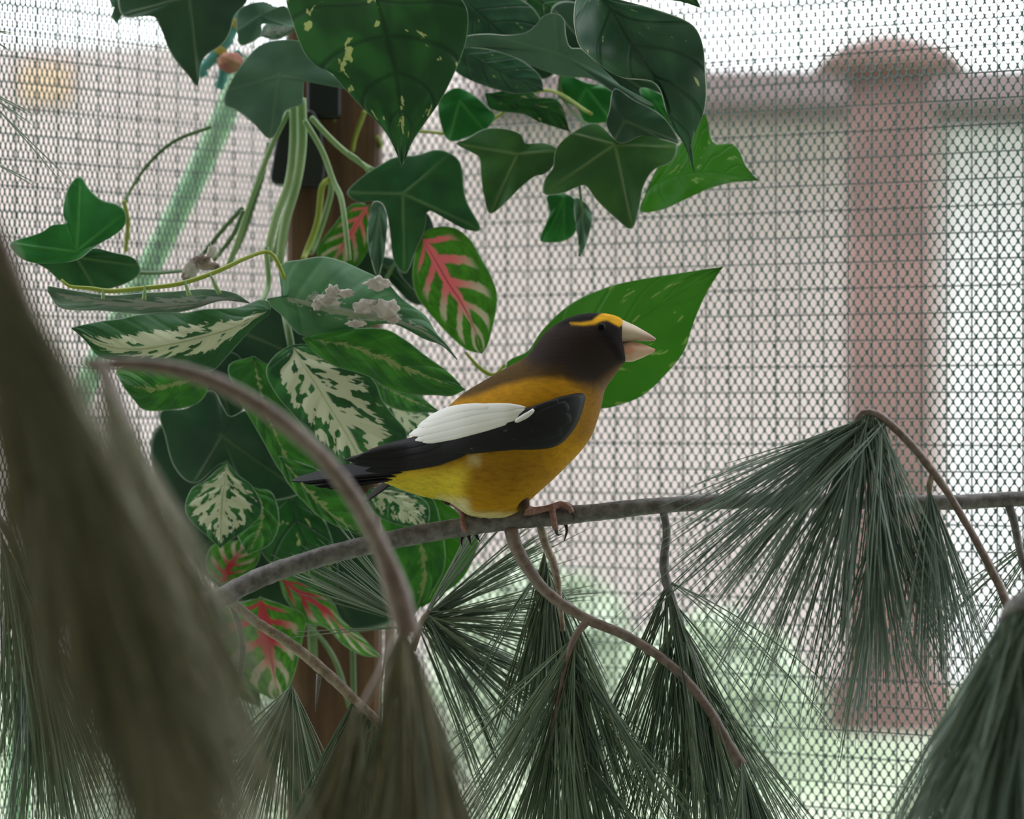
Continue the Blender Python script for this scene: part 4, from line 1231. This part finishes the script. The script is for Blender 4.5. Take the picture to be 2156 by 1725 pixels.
def bw(v):
    """bird pixel space (px, py, depth px toward +y) -> world (orthographic in the bird's own frame)"""
    return Vector(((v[0] - W / 2) * S0, v[2] * S0, ZC - (v[1] - H / 2) * S0))


body_st = [((796, 972), (792, 1008), 12), ((850, 935), (842, 1030), 34), ((890, 900), (895, 1047), 54), ((930, 868), (945, 1058), 74),
           ((975, 829), (995, 1088), 97), ((1017, 803), (1072, 1088), 113), ((1060, 778), (1124, 1046), 122), ((1098, 757), (1188, 987), 122),
           ((1118, 740), (1240, 928), 113), ((1133, 718), (1263, 868), 99), ((1149, 699), (1274, 822), 86), ((1175, 680), (1292, 794), 78),
           ((1205, 666), (1308, 772), 73), ((1238, 659.5), (1317, 760), 67), ((1268, 659.5), (1317, 750), 57), ((1293, 664), (1314, 738), 45),
           ((1310, 673), (1307, 728), 31), ((1312, 690), (1308, 716), 12)]
bird = thing('songbird', P(1060, 1090, 0), 'yellow and black songbird with white wing patch and thick open pale beak on the branch', 'bird')
NS, NR = 170, 110
Vb, Fb = loft(body_st, NS, NR, 2.15)
# fluffy silhouette: tiny ruffles along belly and thigh
X, Y, Zd = Vb[:, 0], Vb[:, 1], Vb[:, 2]
ruf = 1.2 * np.sin(X * 0.31 + Y * 0.23) * np.sin(Y * 0.41 + Zd * 0.2)
Vb[:, 1] += ruf * np.clip((Y - 960) / 60, 0, 1) * np.clip((1120 - X) / 60, 0, 1)
X, Y = Vb[:, 0], Vb[:, 1]


def layer(C, col, m):
    c = np.array(lin(col))
    return C * (1 - m[:, None]) + c[None] * m[:, None]


C = np.tile(np.array(lin((190, 138, 26))), (len(Vb), 1))
C = layer(C, (128, 92, 34), 0.6 * soft([(880, 940), (1150, 950), (1160, 1010), (1000, 1020), (900, 1000)], X, Y, 45))
C = layer(C, (150, 104, 28), 0.5 * soft([(1030, 990), (1130, 960), (1110, 1050), (1040, 1060)], X, Y, 40))
C = layer(C, (222, 196, 62), soft([(760, 1000), (985, 985), (975, 1040), (940, 1075), (760, 1040)], X, Y, 22))
C = layer(C, (226, 220, 176), 0.8 * soft([(925, 1046), (985, 1052), (1000, 1110), (900, 1080)], X, Y, 14))
C = layer(C, (232, 220, 170), 0.75 * soft([(985, 1078), (1090, 1080), (1100, 1100), (985, 1100)], X, Y, 8))
C = layer(C, (225, 210, 160), 0.6 * soft([(990, 958), (1012, 958), (1010, 978), (988, 976)], X, Y, 10))
C = layer(C, (128, 88, 38), 0.75 * soft([(1226, 820), (1300, 800), (1290, 900), (1240, 930), (1205, 930)], X, Y, 24))
C = layer(C, (118, 92, 78), 0.8 * soft([(1255, 800), (1330, 760), (1300, 850), (1268, 872)], X, Y, 16))
# back: olive brown from nape to rump
C = layer(C, (84, 62, 30), soft([(890, 860), (1000, 770), (1150, 680), (1240, 800), (1180, 812), (1110, 806), (1000, 836), (930, 868)], X, Y, 14))
C = layer(C, (168, 120, 34), 0.8 * soft([(860, 905), (915, 862), (960, 838), (985, 838), (930, 875), (880, 912)], X, Y, 10))
# yellow scapular band
C = layer(C, (196, 140, 30), soft([(960, 850), (1000, 838), (1060, 812), (1122, 799), (1184, 797), (1222, 818), (1222, 830), (1170, 845), (1139, 850), (1060, 862), (960, 872)], X, Y, 8))
# dark head fading into the nape
C = layer(C, (46, 36, 34), soft([(1095, 745), (1140, 690), (1200, 650), (1330, 640), (1340, 760), (1292, 792), (1250, 822), (1215, 812), (1180, 780), (1120, 775)], X, Y, 22))
C = layer(C, (20, 16, 18), soft([(1256, 690), (1285, 676), (1316, 676), (1312, 730), (1318, 765), (1300, 765), (1280, 725), (1262, 710)], X, Y, 11))
C = layer(C, (14, 12, 14), soft([(1150, 690), (1190, 668), (1230, 652), (1275, 650), (1268, 668), (1247, 680), (1205, 682), (1170, 690)], X, Y, 6))
brow = [(1198, 681), (1222, 681), (1245, 677), (1262, 663), (1280, 656), (1300, 660), (1316, 674), (1312, 684), (1302, 689), (1290, 683), (1278, 676), (1266, 677), (1252, 685), (1228, 687), (1205, 685)]
C = layer(C, (224, 166, 30), soft(brow, X, Y, 3.0))
body = mesh_obj('body', [bw(v) for v in Vb], Fb, None, bird)
ca = body.data.attributes.new('plumage', 'FLOAT_COLOR', 'POINT')
ca.data.foreach_set('color', np.concatenate([C, np.ones((len(C), 1))], 1).astype(np.float32).ravel())
t = NT('bird_plumage')
a = t.n('ShaderNodeAttribute', attribute_name='plumage').outputs['Color']
mp = t.n('ShaderNodeMapping')
t.l(t.objco(), mp.inputs['Vector'])
mp.inputs['Rotation'].default_value = (0, 0.6, 0)
mp.inputs['Scale'].default_value = (200, 500, 700)
nz = t.noise(mp.outputs[0], 1.0, 4, 0.6)
t.color(t.mix(t.math('MULTIPLY', t.sstep(nz, 0.35, 0.75), 0.30), a, (0.02, 0.015, 0.01)))
t.rough(0.8, 0.12)
t.bump(nz, 0.35, 0.0006)
M['plumage'] = t.m
body.data.materials.append(M['plumage'])


def mat_feather(name, c1, c2, rough=0.5):
    t = NT(name)
    uv = t.n('ShaderNodeUVMap').outputs[0]
    sp = t.n('ShaderNodeSeparateXYZ')
    t.l(uv, sp.inputs[0])
    barb = t.noise(t.comb(t.math('MULTIPLY', t.math('ADD', sp.outputs[0], t.math('ABSOLUTE', t.math('SUBTRACT', sp.outputs[1], 0.5))), 60.0), t.math('MULTIPLY', sp.outputs[1], 2.0)), 1.0, 2)
    sh = t.math('SUBTRACT', 1.0, t.sstep(t.math('ABSOLUTE', t.math('SUBTRACT', sp.outputs[1], 0.5)), 0.0, 0.05))
    t.color(t.mix(t.math('MULTIPLY', sh, 0.5), t.mix(barb, c1, c2), c2))
    t.rough(rough, 0.2)
    return t.m


M['f_black'] = mat_feather('black_feather', (0.008, 0.008, 0.011), (0.020, 0.019, 0.024))
M['f_white'] = mat_feather('white_feather', (0.78, 0.76, 0.76), (0.86, 0.84, 0.84), 0.6)
M['f_brown'] = mat_feather('dark_brown_feather', (0.015, 0.013, 0.014), (0.035, 0.03, 0.03))

# smooth envelope around the body that carries the folded wing
env_st = [((600, 985), (600, 1035), 16), ((700, 960), (690, 1040), 24), ((780, 930), (770, 1030), 34)] + [((a[0], a[1] - 14), (b_[0], b_[1] + 14), w + 3) for a, b_, w in body_st[1:12]]
Ve, Fe = loft(env_st, 90, 72, 2.0)
bvh = BVHTree.FromPolygons([Vector(v) for v in Ve], Fe)


def surf(px, py):
    h = bvh.ray_cast(Vector((px, py, -500)), Vector((0, 0, 1)))
    return h[0].z if h[0] is not None else 0.0


def feather(name, pts, widths, off, mat, parent, ns=22, nt=4, side=-1, tilt=0.0, curl=2.0):
    """a vane along a side-view centreline, lying on the envelope; off in px outward"""
    c = catmull(pts, ns)
    w = np.interp(np.linspace(0, 1, ns), np.linspace(0, 1, len(widths)), widths)
    # rounded tip
    w = w * np.sqrt(np.clip((1 - np.linspace(0, 1, ns)) / 0.10, 0.02, 1)) * np.sqrt(np.clip(np.linspace(0, 1, ns) / 0.14, 0.02, 1))
    V, UV, Fc = [], [], []
    for i in range(ns):
        tg = c[min(i + 1, ns - 1)] - c[max(i - 1, 0)]
        tg /= np.linalg.norm(tg)
        nn = np.array([-tg[1], tg[0]])
        for j in range(-nt, nt + 1):
            q = c[i] + nn * w[i] * j / nt
            z = surf(q[0], q[1]) - off * min(1.0, 0.25 + i / ns * 6) + curl * (j / nt) ** 2 + tilt * j / nt
            V.append(bw((q[0], q[1], z * (1 if side < 0 else -1))))
            UV.append((i / (ns - 1), 0.5 + 0.5 * j / nt))
    m = 2 * nt + 1
    for i in range(ns - 1):
        for j in range(m - 1):
            Fc.append((i * m + j, i * m + j + 1, (i + 1) * m + j + 1, (i + 1) * m + j))
    o = mesh_obj(name, V, Fc, M[mat], parent)
    uvl = o.data.uv_layers.new(name='UVMap')
    li = np.zeros(len(o.data.loops), np.int32)
    o.data.loops.foreach_get('vertex_index', li)
    uvl.data.foreach_set('uv', np.array(UV, np.float32)[li].ravel())
    s = o.modifiers.new('thickness', 'SOLIDIFY')
    s.thickness = 0.0003
    s.offset = 0
    return o


def patch(name, outline, off, mat, parent, side=-1, n=34, bulge=5.0):
    """a covert patch filled from an outline, draped on the envelope"""
    oc = catmull(outline, 90, closed=True)
    c = oc.mean(0)
    V, UV, Fc = [], [], []
    nr = 14
    for r in range(nr + 1):
        f = r / nr
        for i in range(90):
            q = c + (oc[i] - c) * f
            z = surf(q[0], q[1]) - off - bulge * (1 - f ** 3)
            if r == nr:
                z += 3
            V.append(bw((q[0], q[1], z * (1 if side < 0 else -1))))
            UV.append((q[0] / 200.0, q[1] / 200.0))
    for r in range(nr):
        for i in range(90):
            i2 = (i + 1) % 90
            if r == 0:
                Fc.append((r * 90 + i, (r + 1) * 90 + i, (r + 1) * 90 + i2))
            else:
                Fc.append((r * 90 + i, (r + 1) * 90 + i, (r + 1) * 90 + i2, r * 90 + i2))
    o = mesh_obj(name, V, Fc, M[mat], parent)
    uvl = o.data.uv_layers.new(name='UVMap')
    li = np.zeros(len(o.data.loops), np.int32)
    o.data.loops.foreach_get('vertex_index', li)
    uvl.data.foreach_set('uv', np.array(UV, np.float32)[li].ravel())
    s = o.modifiers.new('thickness', 'SOLIDIFY')
    s.thickness = 0.0003
    s.offset = 0
    return o


def make_wing(side):
    shoulder = [(1226, 829), (1228, 850), (1217, 884), (1203, 908), (1183, 930), (1160, 941), (1120, 945), (1070, 946), (1010, 952), (940, 957), (890, 955), (870, 935), (900, 915), (960, 900), (1040, 880), (1100, 862), (1140, 850), (1180, 836)]
    w = patch('wing', shoulder, 4, 'f_black', bird, side)
    # long flight feathers towards the tail
    prim = [([(1000, 930), (900, 950), (820, 962), (727, 968)], (6, 15, 13, 6), 5),
            ([(1010, 938), (900, 962), (820, 972), (745, 976)], (6, 14, 12, 6), 3),
            ([(1000, 945), (910, 968), (830, 982), (770, 990)], (6, 14, 13, 6), 1),
            ([(960, 925), (900, 938), (830, 950), (750, 962)], (8, 14, 12, 5), 8),
            ([(930, 920), (880, 930), (820, 943), (762, 957)], (8, 11, 10, 4), 10)]
    for pts, wd, off in prim:
        feather('primary_feather', pts, wd, off, 'f_black', w, side=side)
    # white secondaries, overlapping
    whites = [([(1110, 864), (1030, 874), (950, 892), (862, 916)], (10, 15, 14, 9), 12.5, 'f_white'),
              ([(1108, 871), (1040, 885), (960, 905), (876, 927)], (9, 12, 12, 8), 11.5, 'f_white'),
              ([(1090, 880), (1040, 894), (970, 912), (892, 931)], (6, 9, 10, 6), 10.5, 'f_white'),
              ([(1106, 858), (1020, 862), (950, 876), (880, 899)], (7, 11, 13, 9), 13.5, 'f_white'),
              ([(1050, 858), (1000, 858), (950, 866), (895, 888)], (5, 8, 10, 7), 14.5, 'f_white')]
    for pts, wd, off, m in whites:
        feather('white_feather', pts, wd, off, m, w, side=side, curl=1.5)
    feather('white_feather', [(1126, 860), (1112, 872), (1084, 888)], (3, 5.5, 4), 12, 'f_white', w, side=side, ns=12)
    # coverts over the shoulder
    for k_, (pts, wd) in enumerate([([(1200, 850), (1165, 868), (1120, 884)], (10, 16, 9)), ([(1205, 872), (1165, 892), (1115, 906)], (10, 16, 9)),
                                    ([(1190, 900), (1140, 915), (1080, 924)], (10, 15, 9)), ([(1180, 845), (1150, 856), (1122, 862)], (6, 10, 6)),
                                    ([(1150, 925), (1080, 934), (990, 944)], (8, 12, 7)), ([(1090, 905), (1020, 922), (930, 942)], (8, 12, 7))]):
        feather('covert_feather', pts, wd, 10 - k_ * 0.6, 'f_black', w, side=side, ns=16)
    return w


make_wing(-1)
make_wing(1)

tail = []
for i, (pts, wd, z) in enumerate([([(920, 972), (830, 980), (720, 994), (616, 1012)], (14, 18, 13, 5), -14),
                                  ([(920, 978), (830, 986), (730, 1000), (640, 1016)], (14, 18, 13, 6), -9),
                                  ([(920, 984), (840, 992), (750, 1006), (664, 1022)], (12, 17, 14, 7), -4),
                                  ([(920, 986), (840, 996), (760, 1010), (688, 1026)], (10, 14, 13, 7), 1),
                                  ([(930, 982), (850, 990), (770, 998), (700, 1012)], (10, 15, 14, 8), 6),
                                  ([(900, 985), (840, 1000), (800, 1030), (766, 1056)], (6, 7, 7, 4), 20)]):
    ns, nt = 24, 4
    c = catmull(pts, ns)
    w = np.interp(np.linspace(0, 1, ns), np.linspace(0, 1, 4), wd) * np.sqrt(np.clip((1 - np.linspace(0, 1, ns)) / 0.06, 0.02, 1))
    V, UV, Fc = [], [], []
    for a_ in range(ns):
        tg = c[min(a_ + 1, ns - 1)] - c[max(a_ - 1, 0)]
        tg /= np.linalg.norm(tg)
        nn = np.array([-tg[1], tg[0]])
        for j in range(-nt, nt + 1):
            q = c[a_] + nn * w[a_] * j / nt
            V.append(bw((q[0], q[1], z * (1.4 - 0.4 * a_ / ns) + 16 * j / nt)))
            UV.append((a_ / (ns - 1), 0.5 + 0.5 * j / nt))
    m = 2 * nt + 1
    for a_ in range(ns - 1):
        for j in range(m - 1):
            Fc.append((a_ * m + j, a_ * m + j + 1, (a_ + 1) * m + j + 1, (a_ + 1) * m + j))
    o = mesh_obj('tail_feather', V, Fc, M['f_brown' if i > 3 else 'f_black'], bird)
    uvl = o.data.uv_layers.new(name='UVMap')
    li = np.zeros(len(o.data.loops), np.int32)
    o.data.loops.foreach_get('vertex_index', li)
    uvl.data.foreach_set('uv', np.array(UV, np.float32)[li].ravel())
    s = o.modifiers.new('thickness', 'SOLIDIFY')
    s.thickness = 0.0004
    s.offset = 0

# beak
t = NT('beak_horn')
sp = t.n('ShaderNodeSeparateXYZ')
t.l(t.objco(), sp.inputs[0])
xb0, xb1 = bw((1300, 0, 0)).x, bw((1382, 0, 0)).x
f_ = t.math('DIVIDE', t.math('SUBTRACT', sp.outputs[0], xb0), xb1 - xb0)
nz = t.noise(t.objco(), 300, 3)
cc = t.mix(t.sstep(t.math('ADD', f_, t.math('MULTIPLY', t.math('SUBTRACT', nz, 0.5), 0.3)), 0.35, 1.0), (0.60, 0.47, 0.36), (0.44, 0.27, 0.23))
t.color(cc)
t.rough(0.4, 0.45)
M['beak'] = t.m
t = NT('beak_lower_horn')
nz = t.noise(t.objco(), 200, 3)
t.color(t.mix(t.sstep(nz, 0.35, 0.65), (0.62, 0.40, 0.29), (0.60, 0.28, 0.18)))
t.rough(0.4, 0.45)
M['beak2'] = t.m
up = [((1302, 668), (1290, 722), 34), ((1312, 674), (1298, 724), 33), ((1325, 680), (1318, 721), 28), ((1338, 686), (1335, 718.5), 22), ((1352, 694), (1350, 718.5), 16), ((1366, 702), (1365, 719), 9.5), ((1376, 709), (1375, 718.5), 5), ((1382, 713.5), (1380, 718), 1.5)]
Vu, Fu = loft(up, 40, 40, 1.8)
mesh_obj('upper_beak', [bw(v) for v in Vu], Fu, M['beak'], bird)
lo_ = [((1292, 727), (1306, 757), 31), ((1300, 726), (1316, 762), 30), ((1316, 721), (1330, 762), 27), ((1332, 720), (1342, 758), 22), ((1348, 723), (1354, 753), 16), ((1362, 728), (1364, 748), 10), ((1374, 733), (1373, 744), 5), ((1380, 736), (1379, 740), 1.5)]
Vl, Fl = loft(lo_, 40, 40, 1.8)
mesh_obj('lower_beak', [bw(v) for v in Vl], Fl, M['beak2'], bird)
# eyes
M['eye'] = simple('bird_eye', (0.006, 0.004, 0.004), 0.16, 0.35)
M['eye'].node_tree.nodes['Principled BSDF'].inputs['IOR'].default_value = 1.18
hb = BVHTree.FromPolygons([Vector(v) for v in Vb], Fb)
for sgn in (-1, 1):
    h = hb.ray_cast(Vector((1264, 692, sgn * 500)), Vector((0, 0, -sgn)))
    zc_ = h[0].z - sgn * 6.5
    bm = bmesh.new()
    bmesh.ops.create_uvsphere(bm, u_segments=28, v_segments=18, radius=10.5 * S0)
    cpos = bw((1264, 692, zc_))
    V = [v.co + cpos for v in bm.verts]
    Fc = [[v.index for v in f.verts] for f in bm.faces]
    bm.free()
    mesh_obj('eye', V, Fc, M['eye'], bird)

# legs and feet
M['foot'] = simple('bird_foot', (0.20, 0.085, 0.075), 0.5, 0.45, c2=(0.30, 0.15, 0.13), scale=900, bumpk=0.4)
M['claw'] = simple('bird_claw', (0.035, 0.022, 0.02), 0.35, 0.5)


def chain(name, pts, rad, mat, parent, n=10, steps=24):
    c = catmull(pts, steps)
    r = np.interp(np.linspace(0, 1, steps), np.linspace(0, 1, len(rad)), rad)
    V, Fc = tube_data([bw(p) for p in c], [x * S0 for x in r], n)
    return mesh_obj(name, V, Fc, M[mat], parent)


def foot(thigh, leg, toes, claws):
    g_ = chain('leg', leg, (13, 8, 6.5, 7.5), 'foot', bird)
    for tp in toes:
        chain('toe', tp, (7.5, 7, 7, 6), 'foot', g_, 10, 22)
    for cp in claws:
        chain('claw', cp, (4.6, 3.2, 0.8), 'claw', g_, 8, 12)
    chain('thigh', thigh, (24, 17, 9), 'plume_leg', bird, 14, 16)


M['plume_leg'] = simple('thigh_feathers', lin((80, 62, 34)), 0.8, 0.2, c2=lin((50, 36, 32)), scale=200)
# near foot (towards the beak), toes hook over the branch
foot([(1090, 1040, -40), (1100, 1062, -38), (1106, 1078, -36)],
     [(1104, 1072, -36), (1122, 1075, -34), (1145, 1071, -30), (1166, 1067, -26)],
     [[(1162, 1068, -26), (1180, 1062, -18), (1196, 1068, -22), (1204, 1078, -20)],
      [(1164, 1068, -24), (1178, 1064, -8), (1192, 1064, 4), (1212, 1074, 6)],
      [(1162, 1068, -24), (1163, 1080, -32), (1166, 1098, -34), (1170, 1114, -28)],
      [(1160, 1068, -22), (1170, 1066, 6), (1184, 1072, 22), (1190, 1090, 30)]],
     [[(1170, 1114, -28), (1174, 1125, -22), (1184, 1124, -14)],
      [(1190, 1100, 28), (1194, 1118, 20), (1188, 1140, 8)],
      [(1204, 1078, -20), (1209, 1086, -22), (1207, 1096, -20)]])
# far foot (towards the tail)
foot([(940, 1035, 30), (945, 1050, 32), (955, 1060, 32)],
     [(946, 1052, 32), (958, 1062, 28), (968, 1074, 20), (976, 1090, 6)],
     [[(976, 1088, 8), (974, 1100, -14), (978, 1112, -24), (980, 1118, -22)],
      [(976, 1088, 10), (990, 1094, 22), (992, 1110, 30), (986, 1128, 22)],
      [(976, 1088, 10), (980, 1096, 28), (976, 1112, 34), (974, 1132, 24)],
      [(976, 1088, 10), (1000, 1092, 16), (1008, 1108, 28), (1002, 1126, 22)]],
     [[(974, 1130, 24), (971, 1142, 16), (974, 1152, 6)],
      [(986, 1128, 22), (989, 1138, 16), (992, 1148, 8)],
      [(1002, 1126, 22), (1006, 1134, 16), (1010, 1140, 8)]])
